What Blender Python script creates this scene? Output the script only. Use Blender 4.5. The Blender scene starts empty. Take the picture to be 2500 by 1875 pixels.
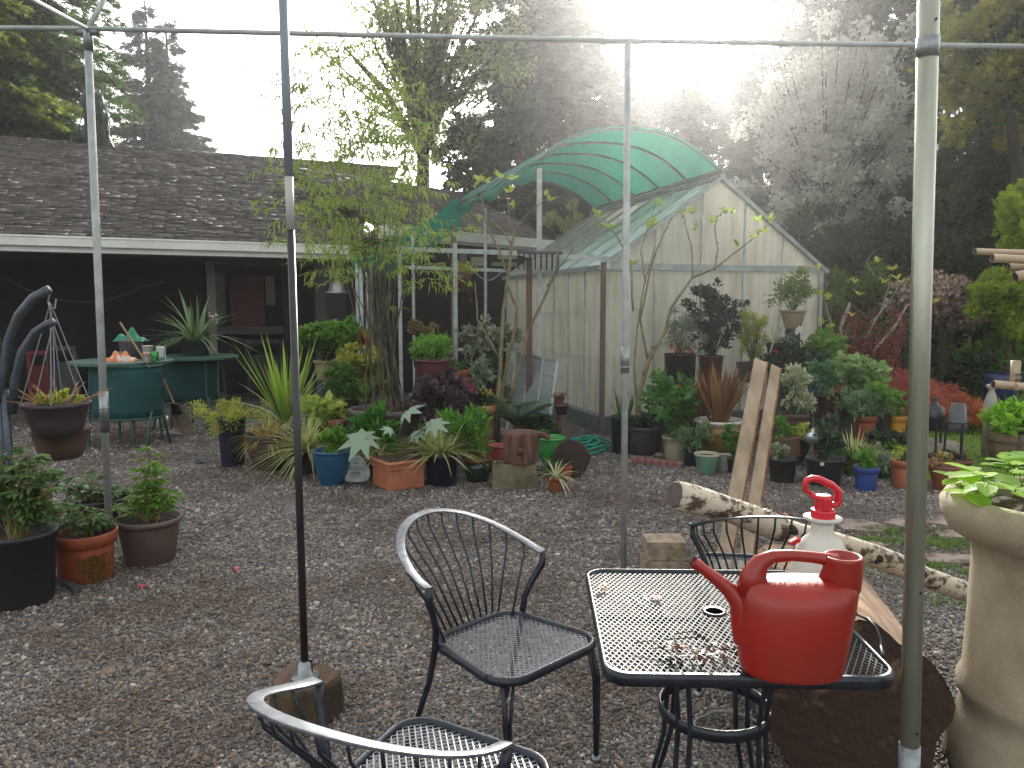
import bpy, math, random
import numpy as np
from mathutils import Vector, Matrix
SC=bpy.context.scene
# ---------------- camera, sky, sun, exposure ----------------
H=1.6; F=1900.0; HZ=745.0
TH=math.atan((937.5-HZ)/F)
cd=bpy.data.cameras.new('camera'); cam=bpy.data.objects.new('camera',cd); SC.collection.objects.link(cam)
cd.sensor_width=36; cd.lens=36*F/2500; cd.clip_start=0.05; cd.clip_end=2000
cam.location=(0,0,H); cam.rotation_euler=(math.pi/2-TH,0,0); SC.camera=cam
SUN_EL=math.radians(22); SUN_AZ=math.radians(12)
W=bpy.data.worlds.new("World"); SC.world=W; W.use_nodes=True
nt=W.node_tree; nt.nodes.clear()
sky=nt.nodes.new('ShaderNodeTexSky'); sky.sky_type='NISHITA'; sky.sun_disc=False
sky.sun_elevation=SUN_EL; sky.sun_rotation=SUN_AZ; sky.dust_density=5.0; sky.air_density=1.0; sky.ozone_density=1.0
hs=nt.nodes.new('ShaderNodeHueSaturation'); hs.inputs['Saturation'].default_value=0.22
bg=nt.nodes.new('ShaderNodeBackground'); bg.inputs['Strength'].default_value=0.15
wo=nt.nodes.new('ShaderNodeOutputWorld')
cl=nt.nodes.new('ShaderNodeMix'); cl.data_type='RGBA'; cl.blend_type='ADD'; cl.inputs[0].default_value=1; cl.inputs[7].default_value=(1.15,1.12,1.05,1)  # thin bright cloud layer
nt.links.new(sky.outputs[0],hs.inputs['Color']); nt.links.new(hs.outputs[0],cl.inputs[6]); nt.links.new(cl.outputs[2],bg.inputs[0]); nt.links.new(bg.outputs[0],wo.inputs[0])
sl=bpy.data.lights.new('sun','SUN'); sl.energy=4.5; sl.angle=math.radians(4); sl.color=(1,.94,.84)
so=bpy.data.objects.new('sun',sl); SC.collection.objects.link(so)
sd=Vector((math.sin(SUN_AZ)*math.cos(SUN_EL),math.cos(SUN_AZ)*math.cos(SUN_EL),math.sin(SUN_EL)))
so.location=(0,0,30); so.rotation_euler=sd.to_track_quat('Z','Y').to_euler()
SC.view_settings.view_transform='Standard'; SC.view_settings.look='None'; SC.view_settings.exposure=1.4; SC.view_settings.gamma=1
SC.render.engine='CYCLES'; SC.cycles.max_bounces=6; SC.cycles.diffuse_bounces=3; SC.cycles.glossy_bounces=2
SC.cycles.transmission_bounces=4; SC.cycles.transparent_max_bounces=8; SC.cycles.volume_bounces=1
SC.cycles.caustics_reflective=False; SC.cycles.caustics_refractive=False
# ---------------- helpers ----------------
rng=np.random.default_rng(7); random.seed(7); R=random.uniform
CT,ST=math.cos(TH),math.sin(TH)
def ray(px,py):
    x=(px-1250)/F; y=-(py-937.5)/F
    return Vector((x,CT+y*ST,-ST+y*CT))
def at(px,py,Y):
    d=ray(px,py); return Vector((0,0,H))+d*(Y/d.y)
def gnd(px,py,z=0.0):
    d=ray(px,py); return Vector((0,0,H))+d*((z-H)/d.z)
def mw(w,Y): return w*Y/F
def C(h):
    h=h.lstrip('#'); o=[]
    for i in (0,2,4):
        c=int(h[i:i+2],16)/255; o.append(c/12.92 if c<=.04045 else ((c+.055)/1.055)**2.4)
    return (*o,1)
MATS={}
def mat(name,col,rough=.6,col2=None,nscale=6,bump=0,bscale=40,metal=0,trans=0,spec=.5,isl=0,emit=None,stretch=None,coat=0,th=(.4,.65)):
    if name in MATS: return MATS[name]
    m=bpy.data.materials.new(name); m.use_nodes=True; t=m.node_tree; n=t.nodes; l=t.links
    p=n['Principled BSDF']; out=n['Material Output']
    if isinstance(col,str): col=C(col)
    if isinstance(col2,str): col2=C(col2)
    p.inputs['Roughness'].default_value=rough; p.inputs['Metallic'].default_value=metal
    p.inputs['Specular IOR Level'].default_value=spec; p.inputs['Coat Weight'].default_value=coat
    tc=n.new('ShaderNodeTexCoord'); vec=tc.outputs['Object']
    if stretch:
        mp=n.new('ShaderNodeMapping'); mp.inputs['Scale'].default_value=stretch; l.new(vec,mp.inputs[0]); vec=mp.outputs[0]
    src=None
    if col2 is not None:
        no=n.new('ShaderNodeTexNoise'); no.inputs['Scale'].default_value=nscale; no.inputs['Detail'].default_value=6; no.inputs['Roughness'].default_value=.65
        l.new(vec,no.inputs['Vector'])
        mr=n.new('ShaderNodeMapRange'); mr.inputs[1].default_value=th[0]; mr.inputs[2].default_value=th[1]; l.new(no.outputs['Fac'],mr.inputs[0])
        mx=n.new('ShaderNodeMix'); mx.data_type='RGBA'; mx.inputs[6].default_value=col; mx.inputs[7].default_value=col2
        fac=mr.outputs[0]
        if isl:
            ge=n.new('ShaderNodeNewGeometry'); ad=n.new('ShaderNodeMath'); ad.operation='MULTIPLY_ADD'
            ad.inputs[1].default_value=isl; ad.use_clamp=True; l.new(ge.outputs['Random Per Island'],ad.inputs[0])
            sb=n.new('ShaderNodeMath'); sb.operation='MULTIPLY'; sb.inputs[1].default_value=1-isl; l.new(fac,sb.inputs[0]); l.new(sb.outputs[0],ad.inputs[2]); fac=ad.outputs[0]
        l.new(fac,mx.inputs[0]); src=mx.outputs[2]; l.new(src,p.inputs['Base Color'])
    else: p.inputs['Base Color'].default_value=col
    if bump:
        b=n.new('ShaderNodeTexNoise'); b.inputs['Scale'].default_value=bscale; b.inputs['Detail'].default_value=5; l.new(vec,b.inputs['Vector'])
        bp=n.new('ShaderNodeBump'); bp.inputs['Strength'].default_value=bump; bp.inputs['Distance'].default_value=.02; l.new(b.outputs['Fac'],bp.inputs['Height']); l.new(bp.outputs[0],p.inputs['Normal'])
    if trans:
        tr=n.new('ShaderNodeBsdfTranslucent'); ms=n.new('ShaderNodeMixShader'); ms.inputs[0].default_value=trans
        if src is not None:
            hsv=n.new('ShaderNodeHueSaturation'); hsv.inputs['Value'].default_value=1.45; hsv.inputs['Saturation'].default_value=1.0; l.new(src,hsv.inputs['Color']); l.new(hsv.outputs[0],tr.inputs[0])
        else: tr.inputs[0].default_value=tuple(min(1,c*1.6) for c in col[:3])+(1,)
        l.new(p.outputs[0],ms.inputs[1]); l.new(tr.outputs[0],ms.inputs[2]); l.new(ms.outputs[0],out.inputs[0])
    if emit:
        p.inputs['Emission Color'].default_value=(*emit[:3],1); p.inputs['Emission Strength'].default_value=emit[3]
    MATS[name]=m; return m
def mute(h,k=.84,d=.04):
    c=C(h); g_=(c[0]+c[1]+c[2])/3; return tuple((x*(1-d)+g_*d)*k for x in c[:3])+(1,)
def leafmat(name,a,b,trans=.35,rough=.5,isl=.75,spec=.3,nscale=.8):
    if isinstance(a,str): a=mute(a)
    if isinstance(b,str): b=mute(b)
    return mat(name,a,rough,b,nscale=nscale,trans=trans,isl=isl,spec=spec)
ORG={}
def org(p): return ORG.get(p.name,Vector((0,0,0))) if p is not None else None
def tag(o,label,cat,group=None,kind=None):
    if label: o['label']=label
    if cat: o['category']=cat
    if group: o['group']=group
    if kind: o['kind']=kind
    return o
def thing(name,label,cat,loc,group=None):
    o=bpy.data.objects.new(name,None); SC.collection.objects.link(o); o.location=loc; o.empty_display_size=.1
    ORG[o.name]=Vector(loc); return tag(o,label,cat,group)
def _link(name,me,m,parent,loc,smooth):
    me.materials.append(m)
    o=bpy.data.objects.new(name,me); SC.collection.objects.link(o)
    if parent is not None: o.parent=parent; ORG[o.name]=org(parent)
    else: o.location=loc; ORG[o.name]=Vector(loc)
    if smooth: me.polygons.foreach_set('use_smooth',[True]*len(me.polygons)); me.update()
    return o
class B:
    def __init__(s): s.v=[]; s.f=[]
    def add(s,vs,fs,M=None):
        k=len(s.v)
        for v in vs: s.v.append(M@Vector(v) if M is not None else Vector(v))
        for f in fs: s.f.append([i+k for i in f])
        return s
    def box(s,c,d,rz=0,M=None,taper=1):
        x,y,z=[q/2 for q in d]
        vs=[(-x,-y,-z),(x,-y,-z),(x,y,-z),(-x,y,-z),(-x*taper,-y*taper,z),(x*taper,-y*taper,z),(x*taper,y*taper,z),(-x*taper,y*taper,z)]
        T=Matrix.Translation(Vector(c))@(M if M is not None else Matrix.Rotation(rz,4,'Z'))
        return s.add(vs,[(3,2,1,0),(4,5,6,7),(0,1,5,4),(1,2,6,5),(2,3,7,6),(3,0,4,7)],T)
    def bar(s,a,b,w,h,up=(0,0,1)):
        a=Vector(a);b=Vector(b);d=b-a;L=d.length;d.normalize();u=Vector(up).cross(d)
        if u.length<1e-4:u=Vector((1,0,0))
        u.normalize();n=d.cross(u)
        M=Matrix((( u.x,d.x,n.x,0),(u.y,d.y,n.y,0),(u.z,d.z,n.z,0),(0,0,0,1)))
        return s.box((a+b)/2,(w,L,h),M=M)
    def tube(s,pts,r,n=6,cap=True,flat=None):
        pts=[Vector(p) for p in pts]; k=len(pts); base=len(s.v)
        if not hasattr(r,'__len__'): r=[r]*k
        elif len(r)==2 and k>2: r=[r[0]+(r[1]-r[0])*i/(k-1) for i in range(k)]
        pu=None
        for i,p in enumerate(pts):
            d=(pts[min(i+1,k-1)]-pts[max(i-1,0)])
            if d.length<1e-9: d=Vector((0,0,1))
            d.normalize()
            if pu is None:
                u=d.cross(Vector((0,0,1)))
                if u.length<.05:u=d.cross(Vector((0,1,0)))
            else: u=pu-d*pu.dot(d)
            u.normalize(); pu=u; w=d.cross(u)
            for j in range(n):
                a=2*math.pi*j/n
                ru=r[i]; rw=r[i]*(flat or 1)
                s.v.append(p+u*math.cos(a)*ru+w*math.sin(a)*rw)
        for i in range(k-1):
            for j in range(n):
                a=base+i*n+j;b=base+i*n+(j+1)%n
                s.f.append([a,b,b+n,a+n])
        if cap: s.f.append([base+j for j in range(n)][::-1]); s.f.append([base+(k-1)*n+j for j in range(n)])
        return s
    def lathe(s,prof,c=(0,0,0),n=28,sq=None,M=None,wob=0):
        base=len(s.v); c=Vector(c)
        for (r,z) in prof:
            for j in range(n):
                a=2*math.pi*j/n; rr=r*(1+wob*math.sin(3*a+z*9)+wob*.6*math.sin(7*a+1))
                x,y=math.cos(a)*rr,math.sin(a)*rr
                if sq:
                    m_=max(abs(math.cos(a)),abs(math.sin(a))); x,y=x/m_**sq,y/m_**sq
                v=Vector((x,y,z))
                if M is not None:v=M@v
                s.v.append(v+c)
        for i in range(len(prof)-1):
            for j in range(n):
                a=base+i*n+j;b=base+i*n+(j+1)%n
                s.f.append([a,b,b+n,a+n])
        if prof[0][0]>1e-4: s.f.append([base+j for j in range(n)][::-1])
        if prof[-1][0]>1e-4:
            k=base+(len(prof)-1)*n; s.f.append([k+j for j in range(n)])
        return s
    def grid(s,fn,nu,nv,thick=None):
        base=len(s.v)
        for i in range(nu+1):
            for j in range(nv+1): s.v.append(Vector(fn(i/nu,j/nv)))
        for i in range(nu):
            for j in range(nv):
                a=base+i*(nv+1)+j; s.f.append([a,a+1,a+nv+2,a+nv+1])
        return s
    def blob(s,c,r,n=8,m=6,wob=.15,flatb=False):
        c=Vector(c); r=Vector(r if hasattr(r,'__len__') else (r,r,r)); ph=R(0,6)
        base=len(s.v)
        for i in range(m+1):
            t=math.pi*i/m
            for j in range(n):
                a=2*math.pi*j/n; q=1+wob*math.sin(2.3*a+ph+3*t)+wob*.7*math.sin(5*t+ph+a)
                s.v.append(c+Vector((math.sin(t)*math.cos(a)*r.x*q,math.sin(t)*math.sin(a)*r.y*q,-math.cos(t)*r.z*q)))
        for i in range(m):
            for j in range(n):
                a=base+i*n+j;b=base+i*n+(j+1)%n
                s.f.append([a,b,b+n,a+n])
        return s
    def out(s,name,m,parent=None,smooth=False,loc=None,label=None,cat=None,group=None,kind=None,solid=0,bevel=0):
        o_=org(parent) if parent is not None else Vector(loc if loc is not None else (0,0,0))
        me=bpy.data.meshes.new(name); me.from_pydata([tuple(v-o_) for v in s.v],[],s.f); me.update()
        o=_link(name,me,m,parent,o_,smooth)
        if solid:
            md=o.modifiers.new('thick','SOLIDIFY'); md.thickness=solid; md.offset=0
        if bevel:
            md=o.modifiers.new('bevel','BEVEL'); md.width=bevel; md.segments=2; md.limit_method='ANGLE'
        return tag(o,label,cat,group,kind)
# ---- leaf arrays
def T_(v,f): return np.array(v,float),f
DIA=T_([(0,0,0),(.45,.5,.05),(1,0,-.08),(.45,-.5,.05)],[(0,1,2,3)])
OV=T_([(0,0,0),(.2,.36,.07),(.5,.5,.06),(.8,.3,-.02),(1,0,-.16),(.8,-.3,-.02),(.5,-.5,.06),(.2,-.36,.07),(.5,0,0)],[(0,1,2,8),(8,2,3,4),(0,8,6,7),(8,4,5,6)])
SPR=T_([(0,0,0),(.5,.16,0),(1,0,-.1),(.5,-.16,0),(.1,0,0),(.35,.4,0),(.75,.5,-.08),(.5,.22,0),(.35,-.4,0),(.75,-.5,-.08),(.5,-.22,0)],[(0,1,2,3),(4,5,6,7),(4,10,9,8)])
def blade(k=6,w0=.5,drp=1.0,pw=2.0):
    v=[];f=[]
    for i in range(k+1):
        t=i/k; w=w0*(1-t**2.5)*(.75+.6*t*(1-t)*2)+.01; h=-drp*t**pw
        v+= [(t,w,h+.1*w),(t,-w,h+.1*w)]
        if i<k: f.append((2*i,2*i+1,2*i+3,2*i+2))
    return T_(v,f)
def lobed(m=7,inner=.5,notch=0,cx=.45):
    v=[(cx,0,0)];n=2*m
    for i in range(n):
        a=math.pi+ 2*math.pi*(i+.5-.5)/n + math.pi/n
        r=1 if i%2==0 else inner
        rr=.55*r*(1-.25*math.cos(a-math.pi)) 
        v.append((cx+rr*math.cos(a),rr*math.sin(a)*1.05,-.18*r*r+(.05 if i%2 else 0)))
    return T_(v,[(0,i+1,(i+1)%n+1) for i in range(n)])
LOB7=lobed(7,.45); LOB5=lobed(5,.6); LOB9=lobed(9,.82); BL=blade(); BLS=blade(7,.5,.35,2.2); BLD=blade(7,.5,1.0,1.7)
def unit(n): 
    v=rng.normal(size=(n,3)); return v/np.linalg.norm(v,axis=1)[:,None]
def nrm(v): return v/(np.linalg.norm(v,axis=-1)[...,None]+1e-9)
class LF:
    def __init__(s): s.V=[];s.FI=[];s.FT=[];s.n=0
    def add(s,P,D,L,W,t=DIA,Bn=1.0,up=None,jit=.0):
        P=np.atleast_2d(np.array(P,float)); n=len(P)
        if n==0: return s
        D=nrm(np.broadcast_to(np.array(D,float),(n,3))); 
        up=np.broadcast_to(np.array((0,0,1.) if up is None else up,float),(n,3))
        if jit: up=up+rng.normal(size=(n,3))*jit
        U=np.cross(D,up); bad=np.linalg.norm(U,axis=1)<1e-3; U[bad]=(1,0,0); U=nrm(U); N=np.cross(U,D)
        L=np.broadcast_to(np.array(L,float),(n,))[:,None,None]; W=np.broadcast_to(np.array(W,float),(n,))[:,None,None]; Bn=np.broadcast_to(np.array(Bn,float),(n,))[:,None,None]
        tv,tf=t; a=tv[None,:,0:1];b=tv[None,:,1:2];c=tv[None,:,2:3]
        V=P[:,None,:]+D[:,None,:]*L*a+U[:,None,:]*W*b+N[:,None,:]*L*Bn*c
        k=tv.shape[0]; s.V.append(V.reshape(-1,3))
        fl=np.concatenate([np.array(f) for f in tf]); ft=np.array([len(f) for f in tf])
        off=(np.arange(n)*k+s.n)[:,None]
        s.FI.append((off+fl[None]).reshape(-1)); s.FT.append(np.tile(ft,n)); s.n+=n*k
        return s
    def out(s,name,m,parent=None,loc=None,label=None,cat=None,group=None,kind=None,smooth=False):
        o_=org(parent) if parent is not None else Vector(loc if loc is not None else (0,0,0))
        me=bpy.data.meshes.new(name)
        if s.n:
            V=np.concatenate(s.V)-np.array(o_)[None]; FI=np.concatenate(s.FI); FT=np.concatenate(s.FT)
            me.vertices.add(len(V)); me.vertices.foreach_set('co',V.astype(np.float32).reshape(-1))
            me.loops.add(len(FI)); me.loops.foreach_set('vertex_index',FI.astype(np.int32))
            me.polygons.add(len(FT)); st=np.concatenate([[0],np.cumsum(FT)[:-1]]); me.polygons.foreach_set('loop_start',st.astype(np.int32))
            me.update(calc_edges=True)
        o=_link(name,me,m,parent,o_,smooth); return tag(o,label,cat,group,kind)
def A(v): return np.array(v,float)
def circ(n): a=rng.uniform(0,2*np.pi,n); return a
# plant generators: write into lf
def tuft(lf,c,n,L,W,spread=.8,t=BL,droop=(.3,.9),r0=.03,up0=.25):
    a=circ(n); e=rng.uniform(0,1,n)**.7*spread
    D=np.stack([np.cos(a)*np.sin(e),np.sin(a)*np.sin(e),np.cos(e)],1)
    P=A(c)[None]+np.stack([np.cos(a),np.sin(a),0*a],1)*(rng.uniform(0,r0,n))[:,None]
    lf.add(P,D,rng.uniform(.6,1,n)*L,W,t,rng.uniform(*droop,n)*np.clip(np.sin(e)+.15,0,1),up=np.stack([np.cos(a)*.0,np.sin(a)*0,a*0+1],1),jit=.08)
def clump(lf,c,rad,ncl,nl,L,W,t=DIA,cr=.35,shell=.5,up=.35,tilt=.6,lo=-1):
    rad=A(rad if hasattr(rad,'__len__') else (rad,)*3)
    d=unit(ncl*2); d=d[d[:,2]>lo][:ncl]; q=d*rad*(shell+(1-shell)*rng.uniform(0,1,(len(d),1)))*rng.uniform(.72,1.3,(len(d),1))
    cc=A(c)+q
    idx=rng.integers(0,len(cc),nl); off=unit(nl)*rng.uniform(0,1,(nl,1))**.5*cr*rad.mean()
    P=cc[idx]+off; D=nrm(d[idx]*tilt+unit(nl)*.8+A((0,0,up)))
    lf.add(P,D,rng.uniform(.6,1.15,nl)*L,rng.uniform(.7,1.1,nl)*W,t,jit=.5)
    return cc
def stems(b,c,tips,r,frac=.0,n=5,every=1):
    c=Vector(c)
    for t in tips[::every]:
        t=Vector(t); m=c.lerp(t,.5)+Vector((R(-1,1),R(-1,1),.3))*(t-c).length*.08
        b.tube([c+Vector((R(-1,1),R(-1,1),0))*frac,m,t],(r,r*.5),n)
def frond(lf,b,c,az,L,e0,curl,nleaf,ll,lw,r=.004,t=DIA,v=.5):
    """pinnate frond: rachis curve with leaflet pairs"""
    pts=[Vector(c)]; e=e0; k=14
    for i in range(k):
        e-=curl/k; p=pts[-1]+Vector((math.cos(az)*math.cos(e),math.sin(az)*math.cos(e),math.sin(e)))*(L/k); pts.append(p)
    if b is not None: b.tube(pts,(r,r*.4),4)
    P=[];D=[];LL=[]
    for i in range(nleaf):
        s=.12+.88*(i+.5)/nleaf; q=s*k; j=min(int(q),k-1); p=pts[j].lerp(pts[j+1],q-j); d=(pts[j+1]-pts[j]).normalized()
        side=d.cross(Vector((0,0,1))).normalized(); nn=side.cross(d)
        for sg in (-1,1):
            P.append(p);D.append(side*sg+d*v+nn*.25);LL.append(ll*(math.sin(math.pi*min(1,s*.9+.12))**.6))
    lf.add(A(P),A(D),A(LL),lw,t,jit=.1)
# ---------------- materials ----------------
M_steel=mat('galvanised_steel','#8f9596',.38,'#6f7675',14,.15,90,metal=.75)
M_steel2=mat('old_galvanised_steel','#a3a698',.3,'#6c7560',5,.12,60,metal=.7,stretch=(1,1,.15),th=(.35,.7))
M_black=mat('black_paint','#15171a',.42,'#25282c',9)
M_iron=mat('wrought_iron','#171c24',.34,'#262d37',16,.1,120,metal=.25)
M_alu=mat('greenhouse_aluminium','#a3aaa6',.5,'#838b88',8,metal=.3)
M_soil=mat('potting_soil','#2a1c14',.95,'#4a3324',30,1,60,isl=.2)
M_green=leafmat('green_leaf','#2c4a1c','#5f8a35')
# ---------------- ground ----------------
def ground_mat():
    m=bpy.data.materials.new('gravel_ground'); m.use_nodes=True; t=m.node_tree;n=t.nodes;l=t.links;p=n['Principled BSDF']; p.inputs['Roughness'].default_value=.75
    tc=n.new('ShaderNodeTexCoord').outputs['Object']
    vo=n.new('ShaderNodeTexVoronoi'); vo.inputs['Scale'].default_value=75; vo.inputs['Randomness'].default_value=1; l.new(tc,vo.inputs['Vector'])
    cr=n.new('ShaderNodeValToRGB'); e=cr.color_ramp.elements; e[0].color=C('#333131'); e[1].color=C('#8f8a84'); e[1].position=1
    x=cr.color_ramp.elements.new(.5); x.color=C('#5e5955'); x=cr.color_ramp.elements.new(.85); x.color=C('#79736c')
    sp=n.new('ShaderNodeSeparateColor'); l.new(vo.outputs['Color'],sp.inputs[0]); l.new(sp.outputs[0],cr.inputs[0])
    no=n.new('ShaderNodeTexNoise'); no.inputs['Scale'].default_value=.9; no.inputs['Detail'].default_value=7; no.inputs['Roughness'].default_value=.7; l.new(tc,no.inputs['Vector'])
    mr=n.new('ShaderNodeMapRange'); mr.inputs[1].default_value=.45; mr.inputs[2].default_value=.62; mr.inputs[4].default_value=.75; l.new(no.outputs['Fac'],mr.inputs[0])
    mx=n.new('ShaderNodeMix'); mx.data_type='RGBA'; mx.inputs[7].default_value=C('#3f3128'); l.new(mr.outputs[0],mx.inputs[0]); l.new(cr.outputs[0],mx.inputs[6])
    l.new(mx.outputs[2],p.inputs['Base Color'])
    bp=n.new('ShaderNodeBump'); bp.inputs['Strength'].default_value=1; bp.inputs['Distance'].default_value=.012; bp.invert=True; l.new(vo.outputs['Distance'],bp.inputs['Height']); l.new(bp.outputs[0],p.inputs['Normal'])
    return m
B().add([(-200,-20,0),(200,-20,0),(200,300,0),(-200,300,0)],[(0,1,2,3)]).out('ground',ground_mat(),kind='structure')
# lawn sheet on the right, beyond the gravel
M_lawn=mat('lawn_turf','#466a1c',.9,'#6f8f30',3,1,90)
lp=[gnd(2275,1165),gnd(2345,1178),gnd(2600,1200),gnd(3300,1100),gnd(3200,880),gnd(2520,905),gnd(2300,960),gnd(2210,1040)]
B().add([(p.x,p.y,.004) for p in lp],[list(range(len(lp)))]).out('lawn',M_lawn,kind='structure')
# far woodland floor
B().add([(-60,16.5,.008),(60,16.5,.008),(60,90,.008),(-60,90,.008)],[(0,1,2,3)]).out('woodland_floor',mat('forest_floor','#1f1d12',.95,'#2c3318',1.5,.8,8),kind='structure')
# gravel stones
def stones():
    V0=np.array([(-1,-1,-1),(1,-1,-1),(1,1,-1),(-1,1,-1),(-.7,-.7,1),(.7,-.7,1),(.7,.7,1),(-.7,.7,1)],float)*.5
    Fc=np.array([(4,5,6,7),(0,1,5,4),(1,2,6,5),(2,3,7,6),(3,0,4,7)])
    out=[]
    for (y0,y1,dens,sz) in ((1.2,3.2,8600,.0088),(3.2,5.0,4900,.0105),(5.0,7.6,1900,.014),(7.6,10.5,600,.017)):
        xl0,xl1=-.75*y1-1.1,.75*y1+1.1
        n=int((xl1-xl0)*(y1-y0)*dens); x=rng.uniform(xl0,xl1,n); y=rng.uniform(y0,y1,n)
        k=(np.abs(x)<y*.72+1.1)
        lx=gnd(2275,1165); k&=~((x>.62*y)&(y>lx.y)); out.append((x[k],y[k],rng.lognormal(0,.33,k.sum())*sz))
    x=np.concatenate([o[0] for o in out]);y=np.concatenate([o[1] for o in out]);s=np.concatenate([o[2] for o in out]); n=len(x)
    sc=np.stack([s*rng.uniform(.8,1.5,n),s*rng.uniform(.6,1.1,n),s*rng.uniform(.28,.62,n)],1)
    V=np.repeat(V0[None],n,0)+rng.uniform(-.2,.2,(n,8,3)); V=V*sc[:,None]
    ax=rng.uniform(-.4,.4,n); ay=rng.uniform(-.4,.4,n); az=rng.uniform(0,6.28,n)
    for (i,j,a) in ((1,2,ax),(2,0,ay),(0,1,az)):
        c,s_=np.cos(a)[:,None],np.sin(a)[:,None]; p=V[:,:,i]*c-V[:,:,j]*s_; q=V[:,:,i]*s_+V[:,:,j]*c; V[:,:,i]=p; V[:,:,j]=q
    V[:,:,0]+=x[:,None];V[:,:,1]+=y[:,None];V[:,:,2]+=(sc[:,2]*.35+rng.uniform(0,.004,n))[:,None]
    lf=LF(); lf.V=[V.reshape(-1,3)]; lf.FI=[(Fc[None]+(np.arange(n)*8)[:,None,None]).reshape(-1)]; lf.FT=[np.full(n*5,4)]; lf.n=n*8
    m=bpy.data.materials.new('slate_gravel'); m.use_nodes=True; t=m.node_tree;nn=t.nodes;l=t.links;p=nn['Principled BSDF']; p.inputs['Roughness'].default_value=.62; p.inputs['Specular IOR Level'].default_value=.45
    ge=nn.new('ShaderNodeNewGeometry'); cr=nn.new('ShaderNodeValToRGB'); e=cr.color_ramp.elements
    e[0].color=C('#3a393b'); e[1].color=C('#b0aba2')
    for q,h in ((.3,'#585350'),(.6,'#746d66'),(.86,'#928b82'),(.93,'#8a7260'),(.97,'#aaa69f')): z=e.new(q); z.color=C(h)
    l.new(ge.outputs['Random Per Island'],cr.inputs[0])
    tc=nn.new('ShaderNodeTexCoord'); no=nn.new('ShaderNodeTexNoise'); no.inputs['Scale'].default_value=.9; no.inputs['Detail'].default_value=7; no.inputs['Roughness'].default_value=.7; l.new(tc.outputs['Object'],no.inputs['Vector'])
    mr=nn.new('ShaderNodeMapRange'); mr.inputs[1].default_value=.45; mr.inputs[2].default_value=.6; mr.inputs[4].default_value=.68; l.new(no.outputs['Fac'],mr.inputs[0])
    mx=nn.new('ShaderNodeMix'); mx.data_type='RGBA'; mx.inputs[7].default_value=C('#46362b'); l.new(mr.outputs[0],mx.inputs[0]); l.new(cr.outputs[0],mx.inputs[6]); l.new(mx.outputs[2],p.inputs['Base Color'])
    lf.out('gravel',m,label='loose grey slate gravel covering the yard',cat='gravel',kind='stuff')
stones()
# leaf litter: thin brown chips, needles and straws
def litter():
    lf=LF(); P=[]
    for (cx,cy,r,n) in ((500,1500,.5,420),(900,1440,.6,420),(1150,1480,.5,420),(1900,1750,.4,240),(1120,1700,.45,260),(250,1480,.45,300),(1600,1600,.5,300),(150,1780,.4,260),(800,1300,.9,200),(2230,1350,.6,300),(1600,1300,.5,120),(700,1650,.5,420),(400,1700,.5,420),(1000,1600,.5,380),(1350,1750,.4,300),(850,1420,.8,500),(350,1330,.7,300),(1250,1350,.8,300)):
        c=gnd(cx,cy); P.append(np.stack([rng.normal(c.x,r,n),rng.normal(c.y,r,n),rng.uniform(.012,.02,n)],1))
    P=np.concatenate(P); n=len(P); D=unit(n); D[:,2]*=.12
    lf.add(P,D,rng.lognormal(-3.6,.5,n),rng.uniform(.002,.009,n),DIA,jit=.3)
    lf.out('leaf_litter',leafmat('dry_litter','#4f3826','#a8906c',.1),label='scattered dry brown leaf scraps and straw lying on the gravel',cat='leaf litter',kind='stuff')
litter()
# pink petals
M_pet=leafmat('pink_petal','#d8435a','#e8707f',.3)
for (px,py,lb) in ((355,1428,'pink fallen petal on the gravel in front of the dark brown pot'),(575,1388,'tiny pink petal alone on the gravel left of the black pole')):
    lf=LF(); c=gnd(px,py,.022); n=6; lf.add(A([c]*n)+rng.normal(size=(n,3))*A((.014,.01,.003)),unit(n)*A((1,1,.2)),.03,.018,OV); lf.out('fallen_petal',M_pet,loc=c,label=lb,cat='petal')
# leaf and stone bits beside
for (px,py,s,lb) in ((265,1640,.03,'lone brown rounded pebble on the gravel at the lower left'),(1283,1532,.022,'small tan pebble lying right behind the mesh chair back')):
    c=gnd(px,py,.012); B().blob(c,(s,s*.8,s*.6)).out('pebble',mat('tan_pebble','#6e5a4a',.8,'#8d7a68',30),loc=c,smooth=True,label=lb,cat='pebble')
c=gnd(495,1130); B().blob(c+Vector((0,0,.015)),(.09,.05,.025),wob=.2).out('flat_stone',mat('dark_flat_stone','#3c3c40',.8,'#5d5d60',20),loc=c,label='flat dark grey stone lying on the gravel left of the tall dark blue pot',cat='stone')
# stepping stones
M_slab=mat('mossy_paver','#8f8078',.9,'#5b4a40',7,.8,40,th=(.45,.6))
k=0
for (px,py,w,d,a,lb) in ((2100,1290,.17,.16,.2,'rough pinkish paving slab nearest the sprayer handle, left end of the path'),(2215,1283,.16,.12,-.3,'flat pale paving slab just left of the big grey pole'),
  (2335,1282,.2,.12,.1,'broken pale paving slab right of the big grey pole, farthest back'),(2360,1312,.22,.1,.4,'crusty pale paving slab beside the concrete urn rim'),
  (2118,1338,.14,.09,-.2,'small chipped paving slab below the left end of the path'),(2330,1372,.2,.1,.1,'moss edged paving slab nearest the birch log and the urn')):
    c=gnd(px,py); b=B(); n=12; ph=R(0,6)
    top=[(c.x+w*math.cos(2*math.pi*i/n)*(1+.2*math.sin(3*i+ph)),c.y+d*math.sin(2*math.pi*i/n)*(1+.2*math.sin(2*i+ph)),.026) for i in range(n)]
    b.add(top+[(x,y,.002) for x,y,z in top],[list(range(n))]+[[i+n,(i+1)%n+n,(i+1)%n,i] for i in range(n)])
    b.out('stepping_stone',M_slab,loc=(c.x,c.y,0),label=lb,cat='paving slab',group='worn paving slabs in the gravel')
lf=LF()
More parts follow.
